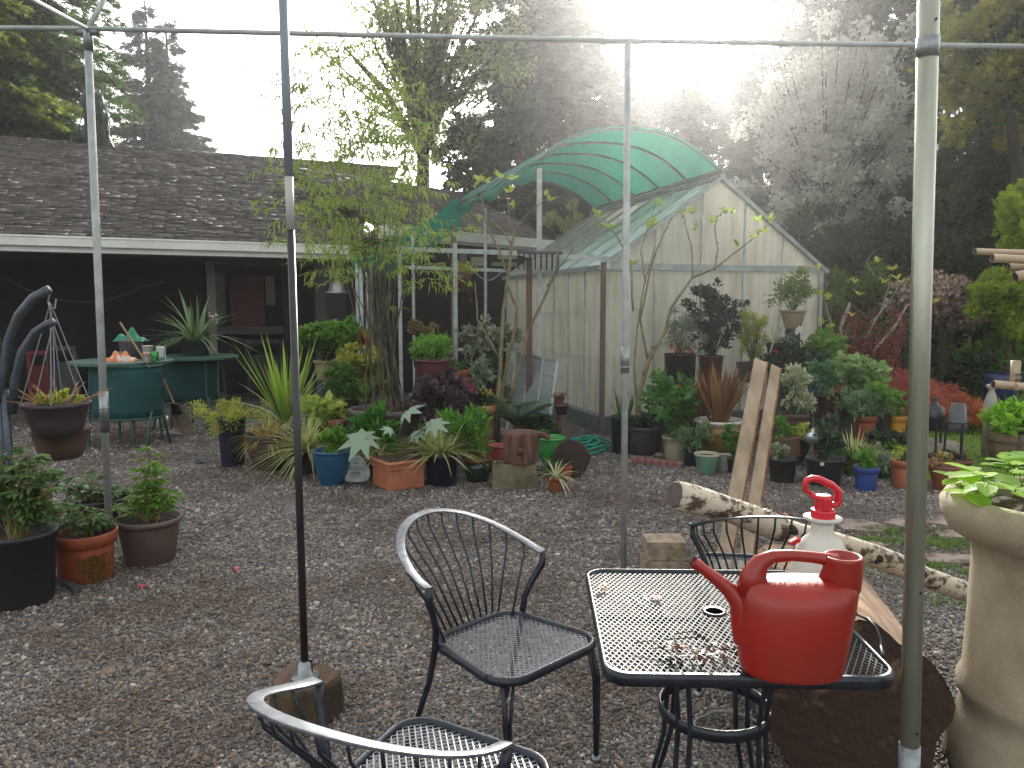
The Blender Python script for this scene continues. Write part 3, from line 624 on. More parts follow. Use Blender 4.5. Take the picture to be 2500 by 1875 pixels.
def chair(label):
    r=thing('mesh_chair',label,'chair',(0,0,0),'black wrought iron mesh chairs')
    zs=.43; poly=rsq(.40,.47,.43,.09)
    b=B(); P=[Vector((x,y,zs)) for x,y in poly]; P+=P[:2]; b.tube(P,.013,8,flat=1.3); b.out('seat_frame',M_iron,r,True)
    meshwork([(x*.98,y*.98) for x,y in poly],zs+.004,.022,.56,.0019,.0003).out('seat_mesh',mat('seat_mesh_iron','#4d545b',.36,'#5f666d',10,metal=.4),r)
    e=[]; n=26
    for i in range(n+1):
        a=math.pi*(i/n); s=math.sin(a); x=-.275*math.cos(a)*(1+.0*s); y=-.11-.355*s**.85; z=.665+.14*s**1.1; e.append(Vector((x,y,z)))
    b=B(); k0=len(b.v)
    for i,p in enumerate(e):
        d=(e[min(i+1,n)]-e[max(i-1,0)]).normalized(); o=d.cross(Vector((0,0,1))).normalized()
        for (w,h) in ((-.017,.004),(.017,.009),(.017,.001),(-.017,-.004)): b.v.append(p+o*w+Vector((0,0,h)))
    for i in range(n):
        for j in range(4): q=i*4; b.f.append([q+j,q+(j+1)%4,q+4+(j+1)%4,q+4+j])
    b.f.append([0,1,2,3]); b.f.append([n*4+j for j in (3,2,1,0)]); b.out('top_rail',mat('pale_grey_rail','#4a5056',.42,'#6b7076',25,metal=.35),r,True,bevel=.002)  # rail set in a lighter grey than the rest of the chair iron
    for i in range(1,14):
        t=i/14; q=e[0]; a=t*n; j=min(int(a),n-1); q=e[j].lerp(e[j+1],a-j)
        u=(t-.5)*2; bx=Vector((u*.19,-.215+ (.10*max(0,abs(u)-.72)/.28),zs)); m=bx.lerp(q,.8)+Vector((0,.02 if abs(u)<.8 else 0,0))-Vector((u*.0,0,0))
        m2=q+Vector((-u*.01,.012,-.05)); B().tube([bx,bx.lerp(q,.5)+Vector((-u*.004,.010,0)),m2,q],.0042,6).out('back_spindle',M_iron,r,True)
    for s in (-1,1):
        B().tube([(s*.275,-.11,.665),(s*.272,-.115,.62),(s*.24,-.135,.56),(s*.215,-.15,.5),(s*.212,-.16,zs),(s*.215,-.19,.3),(s*.235,-.25,.12),(s*.25,-.30,.01)],[.012,.014,.012,.012,.012,.011,.01,.01],8).tube([(s*.212,-.16,zs),(s*.19,-.16,zs)],.008,6).out('rear_leg',M_iron,r,True)
        B().tube([(s*.215,.175,zs-.005),(s*.225,.2,.3),(s*.22,.205,.12),(s*.215,.205,.01)],.010,8).tube([(s*.18,.19,zs-.005),(s*.205,.2,.3),(s*.21,.205,.02)],.006,6).out('front_leg',M_iron,r,True)
        for y in (.205,-.30): B().lathe([(.016,0),(.02,.004),(.02,.012),(.012,.018)],(s*(.215 if y>0 else .25),y,0),12).out('foot_glide',M_steel,r,True)
    return r
def copytree(o):
    c=o.copy(); SC.collection.objects.link(c)
    for ch in o.children:
        d=ch.copy(); SC.collection.objects.link(d); d.parent=c
    return c
ch=chair('black mesh chair standing alone in the middle, facing the table')
def setch(o,x,y,fx,fy): o.location=(x,y,0); o.rotation_euler=(0,0,math.atan2(fy,fx)-math.pi/2)
ch2=copytree(ch); ch2['label']='black iron chair cut off at the bottom edge, seen from above beside the small stump'
ch3=copytree(ch); ch3['label']='black iron chair behind the white sprayer, only its curved back showing over the table'
setch(ch,.0,2.60,.70,-.71); setch(ch2,-.19,1.815,.51,.86); setch(ch3,1.06,3.32,.15,1)
# ---------------- table ----------------
TZ=.715
c00=gnd(1478,1652,TZ); c01=gnd(1438,1392,TZ); c10=gnd(2205,1662,TZ)
ux=(c10-c00); tw=ux.length; ta=math.atan2(ux.y,ux.x); tdp=(c01-c00).length
tb=thing('mesh_table','square black iron table with diamond mesh top under the red watering can','table',(0,0,0))
tcn=(c00+c10)/2+Vector((-math.sin(ta),math.cos(ta),0))*tdp/2
print('table',tw,tdp,tcn)
poly=rsq(tw,tw,tdp,.06)
b=B(); P=[Vector((x,y,TZ)) for x,y in poly]; P+=P[:1]; k=len(P)
for p in P:
    d=Vector((p.x,p.y,0)).normalized()
    for (w,h) in ((.0,.006),(-.012,.008),(-.014,-.004),(-.004,-.026),(.002,-.024),(.004,-.004)): b.v.append(p+d*w+Vector((0,0,h)))
for i in range(k-1):
    for j in range(6): q=i*6; b.f.append([q+j,q+6+j,q+6+(j+1)%6,q+(j+1)%6])
b.out('rim',M_iron,tb,True)
meshwork([(x*.985,y*.985) for x,y in poly],TZ,.0165,.92,.00145,.0003,hole=(-.0,.03,.03)).out('mesh_top',mat('mesh_iron','#565b5e',.55,'#43484b',10,metal=.2,spec=.35),tb)
B().lathe([(.026,.003),(.034,.004),(.034,-.004),(.026,-.006),(.026,.003)],(0,.03,TZ),24).out('umbrella_ring',M_black,tb,True)
b=B(); 
for s in (-1,1): b.bar((-tw/2+.02,s*.0,TZ-.014),(tw/2-.02,0,TZ-.014),.012,.012); b.bar((0,-tdp/2+.02,TZ-.015),(0,tdp/2-.02,TZ-.015),.012,.011)
b.out('cross_brace',M_iron,tb)
for a in range(4):
    t=math.pi/4+a*math.pi/2; c_,s_=math.cos(t),math.sin(t); b=B()
    for o in (-.02,.02):
        f=lambda r,z:(c_*r-s_*o,s_*r+c_*o,z)
        b.tube([f(.30,TZ-.02),f(.21,.66),f(.165,.56),f(.15,.44),f(.16,.3),f(.21,.12),f(.30,.01)],.0075,8)
    b.out('leg',M_iron,tb,True); B().lathe([(.02,0),(.024,.006),(.012,.014)],(c_*.30,s_*.30,0),12).out('foot',M_steel,tb,True)
b=B(); 
for i in range(33):
    a=i/32*2*math.pi
    for (r,h) in ((.152,.017),(.158,.017),(.158,-.017),(.152,-.017)): b.v.append(Vector((r*math.cos(a),r*math.sin(a),.44+h)))
for i in range(32):
    for j in range(4): q=i*4; b.f.append([q+j,q+(j+1)%4,q+4+(j+1)%4,q+4+j])
b.out('leg_ring',M_iron,tb,True)
tb.location=(tcn.x,tcn.y,0); tb.rotation_euler=(0,0,ta)
# things on the table: dead leaves, hose, sprigs
lf=LF(); c=gnd(1720,1590,TZ+.02); n=46; lf.add(A([c]*n)+rng.normal(size=(n,3))*A((.05,.025,.006)),unit(n)*A((1,1,.4)),rng.uniform(.012,.032,n),.012,OV)
lf.out('dead_leaves',leafmat('dead_leaf','#2c1610','#7d4428',.15),loc=c,label='small heap of curled brown dead leaves on the mesh table beside the can',cat='dead leaves')
b=B(); 
for k in range(7):
    p=gnd(1650+R(-60,90),1585+R(-25,30),TZ+.012); a=R(0,6.28); b.tube([p,p+Vector((math.cos(a)*.05,math.sin(a)*.05,.012)),p+Vector((math.cos(a+.4)*.09,math.sin(a+.4)*.09,.004))],.0015,4)
b.out('dry_twigs',mat('twig','#2c1e16',.9),None,loc=c,label='thin dark twigs lying across the mesh table top',cat='twigs')
for (px,py,lb,cc) in ((1475,1432,'pale crumpled leaf at the far left corner of the mesh table','#b09a78'),(1612,1456,'small pink maple leaf on the mesh table in front of the spout','#b8747a')):
    lf=LF(); c=gnd(px,py,TZ+.012); lf.add(A([c]*3)+rng.normal(size=(3,3))*.006,unit(3)*A((1,1,.1)),.024,.024,LOB5,.2); lf.out('fallen_leaf',mat('leaf'+cc[1:],cc,.8),loc=c,label=lb,cat='leaf')
# ---------------- watering can ----------------
M_red=mat('red_plastic','#8f170e',.34,'#7a2016',3,.05,60,spec=.5)
YC=1.80
wcb=gnd(1930,1678,TZ+.01); wc=thing('watering_can','big red plastic watering can with long spout standing on the mesh table','watering can',(0,0,0))
# local frame: x along picture, z up. px->m at Y of can
s=YC/F*.985
def cx(px): return (px-1940)*s
z0=TZ+.012
def cz(py): return max(0,(1690-py)*s*.90)
prof=[(1675,1800,2052),(1640,1792,2062),(1560,1788,2076),(1480,1796,2086),(1440,1806,2090),(1415,1816,2091),(1400,1828,2091),(1385,1842,2091)]
b=B(); n=36; secs=[]
def sec(xl,xr,z,dy,pw=2.35,cut=0):
    o=[]; xm=(xl+xr)/2; a=(xr-xl)/2
    for j in range(n):
        t=2*math.pi*j/n; c_,s_=math.cos(t),math.sin(t); o.append(Vector((xm+a*abs(c_)**(2/pw)*(1 if c_>0 else -1),dy*abs(s_)**(2/pw)*(1 if s_>0 else -1),z)))
    return o
S=[(1700,1850,2000,.04),(1697,1808,2044,.082),(1690,1800,2052,.088),(1680,1797,2055,.09),(1640,1791,2062,.09),(1560,1786,2074,.09),(1490,1788,2083,.086),(1458,1793,2087,.08),(1436,1802,2088,.066),(1424,1815,2087,.046),(1419,1835,2083,.02)]
rings=[sec(cx(a),cx(b2),cz(y),d) for (y,a,b2,d) in S]
for i,rg in enumerate(rings):
    for v in rg:
        # rear shoulder keeps full height near the filler neck, dips under the handle
        b.v.append(v)
for i in range(len(rings)-1):
    for j in range(n): a=i*n+j;q=i*n+(j+1)%n; b.f.append([a,q,q+n,a+n])
b.f.append(list(range(n))[::-1]); b.f.append([(len(rings)-1)*n+j for j in range(n)])
# filler column at the right, with open mouth
fx=cx(2045)
b.lathe([(.043,cz(1480)),(.045,cz(1420)),(.045,cz(1372)),(.046,cz(1356)),(.043,cz(1352)),(.036,cz(1353)),(.034,cz(1366)),(.0,cz(1400))],(cx(2048),0,0),28)
body=b.out('body',M_red,wc,True); 
md=body.modifiers.new('sub','SUBSURF'); md.levels=1; md.render_levels=1
# handle
B().tube([(cx(1822),0,cz(1470)),(cx(1826),0,cz(1415)),(cx(1842),0,cz(1377)),(cx(1872),0,cz(1360)),(cx(1920),0,cz(1356)),(cx(1970),0,cz(1360)),(cx(2010),0,cz(1366)),(cx(2030),0,cz(1372))],[.036,.028,.02,.0145,.0125,.0125,.014,.018],14,flat=1.1).tube([(cx(2015),0,cz(1362)),(cx(2020),0,cz(1390)),(cx(2022),0,cz(1430))],[.014,.02,.034],10).out('handle',M_red,wc,True)
# spout
B().tube([(cx(1822),0,cz(1600)),(cx(1805),0,cz(1540)),(cx(1790),0,cz(1492)),(cx(1764),0,cz(1459)),(cx(1733),0,cz(1430)),(cx(1700),0,cz(1402)),(cx(1680),0,cz(1386))],[.042,.034,.024,.0185,.0155,.013,.0115],16,cap=False).tube([(cx(1690),0,cz(1394)),(cx(1672),0,cz(1379))],[.0145,.0135],16,cap=False).out('spout',M_red,wc,True)
B().tube([(cx(1674),0,cz(1381)),(cx(1680),0,cz(1386))],.0105,14).out('spout_mouth',mat('spout_inside','#3d0a07',.7),wc)
b=B()
for i in range(60): b.blob((cx(R(1850,1990)),R(-.045,.0),cz(1421)+R(-.002,.0)),.0015,6,4,0)
b.out('water_drops',mat('water_drop','#c9a8a0',.05,spec=.9),wc,True)
wc.location=(at(1940,1690,YC-.0).x,YC,z0); wc.rotation_euler=(0,0,math.radians(-3))
# ---------------- sprayer ----------------
YS=2.36; M_wp=mat('white_plastic','#c9c9c0',.35,'#bfc0b8',4,trans=.2); M_rp=mat('red_pump_plastic','#c0202c',.35,'#b01a26',6)
sp=at(2003,1400,YS); S0=Vector((sp.x,YS,TZ+.004)); k=YS/F*.97
def sz(py): return at(2003,py,YS).z-S0.z
srr=thing('pump_sprayer','white pressure sprayer with red pump handle standing behind the watering can','sprayer',S0)
B().lathe([(.075,0),(.088,.01),(.09,.03),(.089,sz(1400)),(.086,sz(1372)),(.076,sz(1340)),(.058,sz(1318)),(.038,sz(1306)),(.034,sz(1290)),(.034,sz(1268))],S0,36).out('tank',M_wp,srr,True)
B().lathe([(.034,sz(1275)),(.056,sz(1268)),(.058,sz(1262)),(.03,sz(1262))],S0,32).out('collar',M_wp,srr,True)
o=(2008,)
B().lathe([(.037,sz(1264)),(.037,sz(1246)),(.034,sz(1243)),(.026,sz(1243)),(.026,sz(1216)),(.03,sz(1214)),(.022,sz(1208))],S0,24).box(S0+Vector((.0,-.027,sz(1228))),(.022,.012,.035)).out('pump_cap',M_rp,srr,False,bevel=.001)
hp=[(1978,1205),(1968,1198),(1966,1182),(1970,1172),(1982,1168),(2000,1170),(2030,1184),(2046,1198),(2047,1222),(2043,1232),(2028,1233),(2010,1228),(1992,1216),(1978,1205)]
hpts=[at(x,y,YS) for x,y in hp]; B().tube(hpts,[.011,.011,.011,.012,.013,.014,.015,.015,.014,.013,.012,.012,.012,.011],10,flat=.8).out('pump_handle',M_rp,srr,True)
p=at(1936,1319,YS); B().box(p+Vector((.0,-.01,0)),(.028,.02,.014),M=Matrix.Rotation(-.5,4,'Y')).blob(p+Vector((.012,-.01,.005)),.009).out('relief_valve',M_rp,srr)
hz=[at(2090,1500,YS),at(2120,1512,YS-.05),at(2140,1535,YS-.1),at(2150,1562,YS-.13),at(2151,1580,YS-.16)]; B().tube([S0+Vector((.05,-.05,.05))]+hz+[gnd(2156,1600,TZ+.01)],.006,8).out('hose',M_black,srr,True)
B().box(S0+Vector((-.066,-.067,sz(1440))),(.05,.003,.07),rz=-.75).out('caution_label',mat('green_label','#3f5a48',.5,'#c8c8bb',60),srr)
SER=(lambda n:T_([(0,0,0)]+[( (i/n)**.9, sg*.5*math.sin(math.pi*min(1,(i/n)*.95+.04))**.8*(1.0 if i%2 else .82), .06-.16*(i/n)**2) for sg in (1,-1) for i in range(1,n)]+[(1,0,-.14),(.5,0,.0)],[tuple([0]+list(range(1,n))+[2*n-1,2*n]),tuple([2*n,2*n-1]+list(range(2*n-2,n-1,-1))+[0])]))(10)
# ---------------- concrete urn ----------------
UC=Vector((at(2608,1230,2.5).x,2.5,0)); M_con=mat('aged_concrete','#a0957f',.9,'#7d725c',4,.22,90,th=(.35,.75))
ur=thing('concrete_urn','tall round concrete urn with rolled mossy rim at the right edge','planter',UC)
zr=at(2335,1228,2.5).z; rr=abs(at(2335,1228,2.5).x-UC.x)
rb=abs(at(2386,1550,2.5).x-UC.x)
B().lathe([(rb+.03,0),(rb+.045,.03),(rb+.04,.12),(rb+.012,.2),(rb+.0,.25),(rb+.018,.28),(rb+.02,.31),(rb+.004,.345),(rb-.002,.5),(rb-.006,zr-.22),(rb+.0,zr-.14),(rr-.025,zr-.11),(rr,zr-.06),(rr+.004,zr-.02),(rr-.015,zr+.012),(rr-.045,zr+.018),(rr-.08,zr-.0),(rr-.1,zr-.05),(rr-.11,zr-.1)],UC,64).out('urn',M_con,ur,True)
B().lathe([(rr-.1,zr-.04),(rr*.5,zr-.02),(.0,zr-.01)],UC,40,wob=.02).out('soil',M_soil,ur)
lf=LF(); 
a=circ(500); r_=rng.uniform(rr-.09,rr-.02,500); kk=(np.sin(a*3+1)>.0); P=np.stack([UC.x+np.cos(a)*r_,UC.y+np.sin(a)*r_,zr+.012+0*a],1)[kk]; lf.add(P,unit(len(P)),.012,.009,DIA)
lf.out('rim_moss',leafmat('moss','#5a5e1c','#8f8a2c',.2),ur)
lf=LF(); bs=B()
for i in range(78):
    a=R(0,6.28); q=R(0,1)**.5*(rr-.06); c=UC+Vector((math.cos(a)*q,math.sin(a)*q,zr)); 
    tip=c+Vector((math.cos(a)*R(-.02,.08),math.sin(a)*R(-.02,.08)-.03,R(.02,.13))); bs.tube([c,tip],.0018,4)
    for k in (-1,0,1):
        aa=a+k*1.25+R(-.2,.2); lf.add([tip],[(math.cos(aa),math.sin(aa),R(-.15,.35))],R(.07,.105),R(.06,.085),SER,R(.4,1.4))
lf.out('leaves',leafmat('strawberry_leaf','#5a9020','#b8dc48',.55),ur); bs.out('stems',M_green,ur)
# ---------------- birch log, boards, bricks, big log round ----------------
Lc=Vector((1.12,2.42,.285)); ax=Vector((.18,.95,0)).normalized(); RL=.285
lr=thing('log_section','large bark covered log section lying under and behind the table','log',(Lc.x,Lc.y,0))
u_=ax.cross(Vector((0,0,1))); b=B(); n=40; k=8
for i in range(k+1):
    for j in range(n):
        a=2*math.pi*j/n; q=RL*(1+.05*math.sin(5*a+i*.3)+.035*math.sin(9*a+1)+.015*R(-1,1)); b.v.append(Lc+ax*(i/k*.95)+u_*math.cos(a)*q+Vector((0,0,math.sin(a)*q)))
for i in range(k):
    for j in range(n): a=i*n+j;q=i*n+(j+1)%n; b.f.append([a,q,q+n,a+n])
b.f.append([k*n+j for j in range(n)]); b.out('bark',mat('thick_bark','#8a6f54',.95,'#3c2d22',7,1,22,stretch=(1,.25,1)),lr)
b=B(); cf=Lc-ax*.004
ring=[cf+u_*math.cos(2*math.pi*j/n)*RL*(1+.05*math.sin(5*2*math.pi*j/n)+.035*math.sin(9*2*math.pi*j/n+1))+Vector((0,0,math.sin(2*math.pi*j/n)*RL*(1+.05*math.sin(5*2*math.pi*j/n)+.035*math.sin(9*2*math.pi*j/n+1)))) for j in range(n)]
b.add([cf]+ring,[(0,j+1,(j+1)%n+1) for j in range(n)]); b.out('cut_face',mat('rotten_face','#33231a',.95,'#6f553c',6,1,25,th=(.56,.66)),lr)
# birch
q0=at(1648,1208,3.0);q1=at(2090,1345,3.25);q2=at(2415,1462,3.6)
M_birch=mat('birch_bark','#c2b7a3',.75,'#4a392b',4,.5,40,stretch=(3,3,5),th=(.5,.58))
bi=thing('birch_log','long pale birch log resting across the big log section','log',q1)
pts=[];rad=[]
for i in range(19):
    t=i/18; p=q0.lerp(q1,t/.55) if t<.55 else q1.lerp(q2,(t-.55)/.45); p=Vector(p)+Vector((0,0,.008*math.sin(t*13))); pts.append(p); rad.append((.056-.011*t)*(1+.06*math.sin(t*31)))
B().tube(pts,rad,18).out('bark',M_birch,bi,True)
d=(pts[0]-pts[1]).normalized(); B().tube([pts[0],pts[0]+d*.006],[.053,.05],18).out('cut_end',mat('grey_cut_end','#5d5250',.9,'#403634',20),bi)
for t,a in ((.33,1),(.40,1.3),(.6,.8),(.74,1.2)):
    p=q0.lerp(q1,t/.55) if t<.55 else q1.lerp(q2,(t-.55)/.45); B().blob(p+Vector((.0,-(.052-.011*t),.01*a)),(.028,.012,.022),8,6,.2).out('knot',mat('birch_knot','#2d231d',.9),bi,True)
lf=LF(); 
for i in range(60):
    t=R(.25,.6); p=q0.lerp(q1,t); lf.add([p+Vector((0,-.03,.05))],unit(1),.035,.01,DIA)
lf.out('peeling_bark',leafmat('bark_peel','#b89a7a','#7d5a40',.2),bi)
# boards
M_pl=mat('sawn_plank','#a3927c',.8,'#7a6a54',6,.3,60,stretch=(1,1,.12)); 
def board(px0,px1,yb,tx0,tx1,ty0,ty1,Yt,label):
    a=gnd(px0,yb);b_=gnd(px1,yb); t0=at(tx0,ty0,Yt);t1=at(tx1,ty1,Yt); nrm_=(b_-a).cross(t0-a).normalized()*.022
    if nrm_.y<0:nrm_=-nrm_
    r=thing('wood_plank',label,'plank',a,'sawn planks')
    v=[a,b_,t1,t0,a+nrm_,b_+nrm_,t1+nrm_,t0+nrm_]
    for p in v:
        p.z=max(p.z,.001)
    B().add(v,[(3,2,1,0),(4,5,6,7),(0,1,5,4),(2,3,7,6),(3,0,4,7)]).out('board_face',M_pl,r)
    e=[p.lerp(p,0) for p in (b_,t1,t1+nrm_,b_+nrm_)]; e2=[p+(b_-a).normalized()*.012 for p in e]; e2[0].z=max(.001,e2[0].z)
    B().add(e+e2,[(4,5,6,7),(0,1,5,4),(3,2,6,7),(1,2,6,5),(0,3,7,4)]).out('bark_edge',mat('wane_edge','#54371f',.9,'#8a6038',20,.5,40),r); return r
board(1743,1780,1392,1843,1873,873,885,5.45,'left of two pale sawn planks leaning upright behind the birch log')
board(1800,1832,1392,1884,1905,888,899,5.4,'right of two pale sawn planks leaning upright behind the birch log')
# bricks
M_brk=mat('mossy_block','#a08c7a',.9,'#5d5a44',9,.7,60); 
g1=gnd(1625,1418); hB=.115
for (z,dx,w,lb,m) in ((0,-.004,.235,'concrete block at the bottom of the two block stack behind the table',M_brk),(hB+.001,.004,.228,'greenish concrete block on top of the two block stack behind the table',M_brk)):
    B().box((g1.x+dx,g1.y+.09,z+hB/2),(w,.18,hB)).out('concrete_block',m,None,loc=(g1.x+dx,g1.y+.09,z),label=lb,cat='block',group='concrete blocks',bevel=.006)
# hose bits under the table
c=gnd(1780,1790); b=B(); b.tube([c+Vector((.13*math.cos(t*.3),.10*math.sin(t*.3),.02+.002*(t%7))) for t in range(60)],.006,6); b.out('cable_coil',mat('grey_cord','#6d6f66',.5),None,loc=c,smooth=True,label='thin grey cord coiled on the gravel under the table',cat='cord')
p=gnd(1945,1862); B().tube([p+Vector((-.01,0,.012)),p+Vector((.012,0,.012))],.009,8).out('bottle_cap',mat('blue_cap','#1f6fb0',.4),None,loc=p,label='tiny blue plastic cap on the gravel at the bottom edge',cat='cap')
# slat on ground
a=gnd(122,1400);b_=gnd(190,1450); a.z=b_.z=.02; B().bar(a,b_,.045,.03).out('dark_stick',mat('dark_slat','#26282c',.8,'#3a3b3e',10),None,loc=a,label='short dark slat on the gravel between the black and terracotta pots',cat='slat')
# ---------------- trees ----------------
M_trunk=mat('fir_bark','#3c332b',.95,'#221c18',4,.8,12,stretch=(1,1,.2))
M_fir=leafmat('fir_needles','#1a2b18','#38502a',.3,nscale=.5); M_fir2=leafmat('cedar_needles','#24391a','#4f6b30',.35,nscale=.5)
M_firy=leafmat('yellow_green_needles','#4a5620','#747c30',.4,nscale=.7); M_spruce=leafmat('grey_spruce_needles','#2b3a33','#4a5b4c',.3,nscale=.5)
def X(px,Y,py=700): return at(px,py,Y).x
def conifer(label,px,Y,top,rpx,m,nleaf=14000,z0=1.0,droop=.35,LL=.26,name='conifer',seed=0,lean=0,grp='tall conifers behind the garden',pw=.75,nbr=None,latw=.30):
    x=X(px,Y); h=at(px,top,Y).z if top is not None else 18; r=mw(rpx,Y); o=thing(name,label,'tree',(x,Y,0),grp)
    nb=nbr or int(h*13); t=np.sort(rng.uniform(0,1,nb))**.9; z=z0+(h-z0)*t; ln=np.maximum(.25,r*(1-t)**pw*rng.uniform(.55,1.12,nb)); azm=rng.uniform(0,6.28,nb)
    bx=np.stack([np.cos(azm),np.sin(azm),0*azm],1); lt=np.stack([-np.sin(azm),np.cos(azm),0*azm],1)
    cp=ln**1.3; cp=cp/cp.sum(); i=rng.choice(nb,nleaf,p=cp); s=rng.uniform(.05,1,nleaf)**.75
    L=ln[i]; off=rng.uniform(-1,1,nleaf)*latw*L*(1-s*.75)
    P=np.stack([np.full(nleaf,x),np.full(nleaf,Y),z[i]],1)+bx[i]*(L*s)[:,None]+lt[i]*off[:,None]
    P[:,2]+=L*(.12*s-droop*s**2)+rng.normal(0,.05,nleaf)-np.abs(off)*.35
    D=bx[i]*.8+lt[i]*(np.sign(off)*rng.uniform(0,.9,nleaf))[:,None]+unit(nleaf)*.35; D[:,2]-=.2
    lf=LF(); lf.add(P,D,rng.uniform(.6,1.2,nleaf)*LL,LL*.6,SPR,jit=.5); lf.out('crown',m,o)
    b=B(); b.tube([(x,Y,0),(x+lean*.5,Y,h*.5),(x+lean,Y,h)],[h*.016+.06,h*.011+.03,.03],8)
    for k in range(0,nb,2):
        if ln[k]>.5:
            p=Vector((x,Y,z[k])); v=Vector(bx[k]); b.tube([p,p+v*ln[k]*.5+Vector((0,0,ln[k]*(.06-droop*.25))),p+v*ln[k]*.9+Vector((0,0,ln[k]*(.1-droop*.81)))],[.02+ln[k]*.008,.008],4,cap=False)
    b.out('trunk',M_trunk,o); return o
conifer('huge dark conifer towering over the left end of the roof',30,20,None,330,M_fir2,60000,z0=3.6,LL=.28,latw=.45,pw=.5,nbr=460)
conifer('dark conifer at the far left edge with yellow green branches',-110,17,None,300,M_firy,16000,z0=6,LL=.2,latw=.4,pw=.5,nbr=170)
conifer('taller left one of two pale firs behind the roof',385,32,2,185,M_spruce,24000,z0=2,LL=.34,droop=.2,pw=.75,latw=.4)
conifer('shorter right one of two pale firs behind the roof',432,32.6,52,165,M_spruce,20000,z0=2,LL=.34,droop=.2,pw=.75,latw=.4)
# weeping conifer
x=X(232,17); o=thing('weeping_conifer','small drooping weeping conifer peeking over the roof ridge beside the left pole','tree',(x,17,0))
pp=[Vector((x-.25,17,0)),Vector((x-.15,17,3.5)),at(212,245,17),at(225,218,17),at(240,250,17),at(250,300,17),at(258,360,17),at(262,420,17)]
b=B(); b.tube(pp,[.08,.06,.05,.045,.04,.03,.02,.015],6); b.tube([pp[2],at(190,320,17),at(175,345,17)],.015,4); b.out('trunk',M_trunk,o)
lf=LF()
for a_,b_,n in ((pp[3],pp[4],300),(pp[4],pp[5],500),(pp[5],pp[6],500),(pp[6],pp[7],300),(pp[2],pp[3],150),(at(205,310,17),at(176,350,17),160)):
    s=rng.uniform(0,1,(n,1)); P=A(a_)*(1-s)+A(b_)*s+rng.normal(size=(n,3))*.06; lf.add(P,unit(n)*.4+A((0,0,-1)),.24,.07,SPR)
lf.out('crown',M_spruce,o)
conifer('tall dark grey fir right of the leafy tree above the canopy',1285,21,None,250,M_fir,26000,z0=3.0,LL=.32,droop=.3,latw=.45,pw=.5)
conifer('broad dark fir behind the top of the green canopy',1400,24,-420,235,M_fir,34000,z0=2.5,LL=.36,latw=.45,pw=.6)
conifer('fir just left of the bright gap in the sky',1530,26,60,190,M_fir,24000,z0=2,LL=.38,latw=.45,pw=.6)
conifer('low fir right below the bright gap in the sky',1665,25,120,190,M_fir,24000,z0=1.5,LL=.36,latw=.45,pw=.6)
conifer('slim fir with a thin leader at the right of the sky gap',1800,24,130,160,M_spruce,18000,z0=1.5,LL=.32,latw=.45)
conifer('dense fir rising behind the blossom tree',1975,22,None,270,M_fir,44000,z0=1,LL=.32,latw=.45,pw=.6)
conifer('fir with bare thick trunk behind the thick near pole',2195,19,None,210,M_fir2,20000,z0=2,LL=.28,nbr=200,latw=.4)
conifer('dark cedar right of the thick near pole, foliage down to the ground',2400,15,None,230,M_fir2,44000,z0=.3,LL=.25,droop=.5,latw=.45,pw=.5)
conifer('dark cedar at the far right edge reaching the ground',2620,14,None,260,M_fir2,34000,z0=.3,LL=.25,droop=.5,latw=.45,pw=.5)
conifer('dark fir in the middle distance between greenhouse and near pole',2110,25,None,230,M_fir,30000,z0=.5,LL=.34,latw=.45,pw=.6)
# leafy trees
def leafy(label,px,Y,cy,rx,ry,m,nleaf,L=.14,Wd=.08,ncl=70,name='leafy_tree',trunk_r=.14,t=DIA,cr=.28,base=(0,0),tm=None,grp=None,limbs=9,flower=None,rdepth=None,shell=.35):
    c=at(px,cy,Y); R3=(mw(rx,Y),rdepth or mw(rx,Y),mw(ry,Y)); p0=Vector((c.x+base[0],Y+base[1],0)); o=thing(name,label,'tree',p0,grp)
    lf=LF(); cc=clump(lf,c,R3,ncl,nleaf,L,Wd,t,cr=cr,shell=shell); lf.out('crown',m,o)
    b=B(); fk=Vector((c.x,c.y,max(.4,c.z-R3[2]*.75))); b.tube([p0,p0.lerp(fk,.5)+Vector((R(-.1,.1),0,0)),fk],[trunk_r,trunk_r*.7],8)
    for k in range(min(limbs,len(cc))):
        q=Vector(cc[k*len(cc)//max(1,min(limbs,len(cc)))]); m_=fk.lerp(q,.5)+Vector((0,0,.1*R3[2])); b.tube([fk,m_,q],[trunk_r*.5,trunk_r*.12],5,cap=False)
    for q in cc: q=Vector(q); b.tube([fk.lerp(q,.55)+Vector((0,0,.05*R3[2])),q],[trunk_r*.14,trunk_r*.05],4,cap=False)
    b.out('trunk',tm or M_trunk,o)
    if flower:
        fm,fn,fl,fw=flower; lf=LF(); idx=rng.integers(0,len(cc),fn); P=cc[idx]+unit(fn)*rng.uniform(0,1,(fn,1))**.5*cr*A(R3).mean(); lf.add(P,unit(fn),fl,fw,OV,jit=1); lf.out('blossom',fm,o)
    return o
leafy('tall thin leaved tree in pale spring leaf behind the bamboo',1030,18,120,225,330,leafmat('spring_leaf','#66753a','#a3a868',.45),12000,.13,.07,150,cr=.16,shell=.2,limbs=30,trunk_r=.2)
leafy('dark pine with bare twisting trunk above the shade cloth',1190,19,330,110,170,M_fir,5200,.22,.10,34,name='pine_tree',cr=.24,limbs=20,trunk_r=.17)
leafy('pale shrub poking over the far end of the greenhouse roof',1390,16,560,60,60,leafmat('pale_shrub_leaf','#66703a','#98a055',.4),1500,.1,.06,20,name='shrub')
M_blos=leafmat('white_blossom','#a8ab98','#dcdad0',.4)
leafy('white blossoming cherry tree against the dark firs',2025,17,330,190,290,M_blos,46000,.11,.09,420,name='blossom_tree',cr=.13,shell=.2,limbs=16,trunk_r=.14)
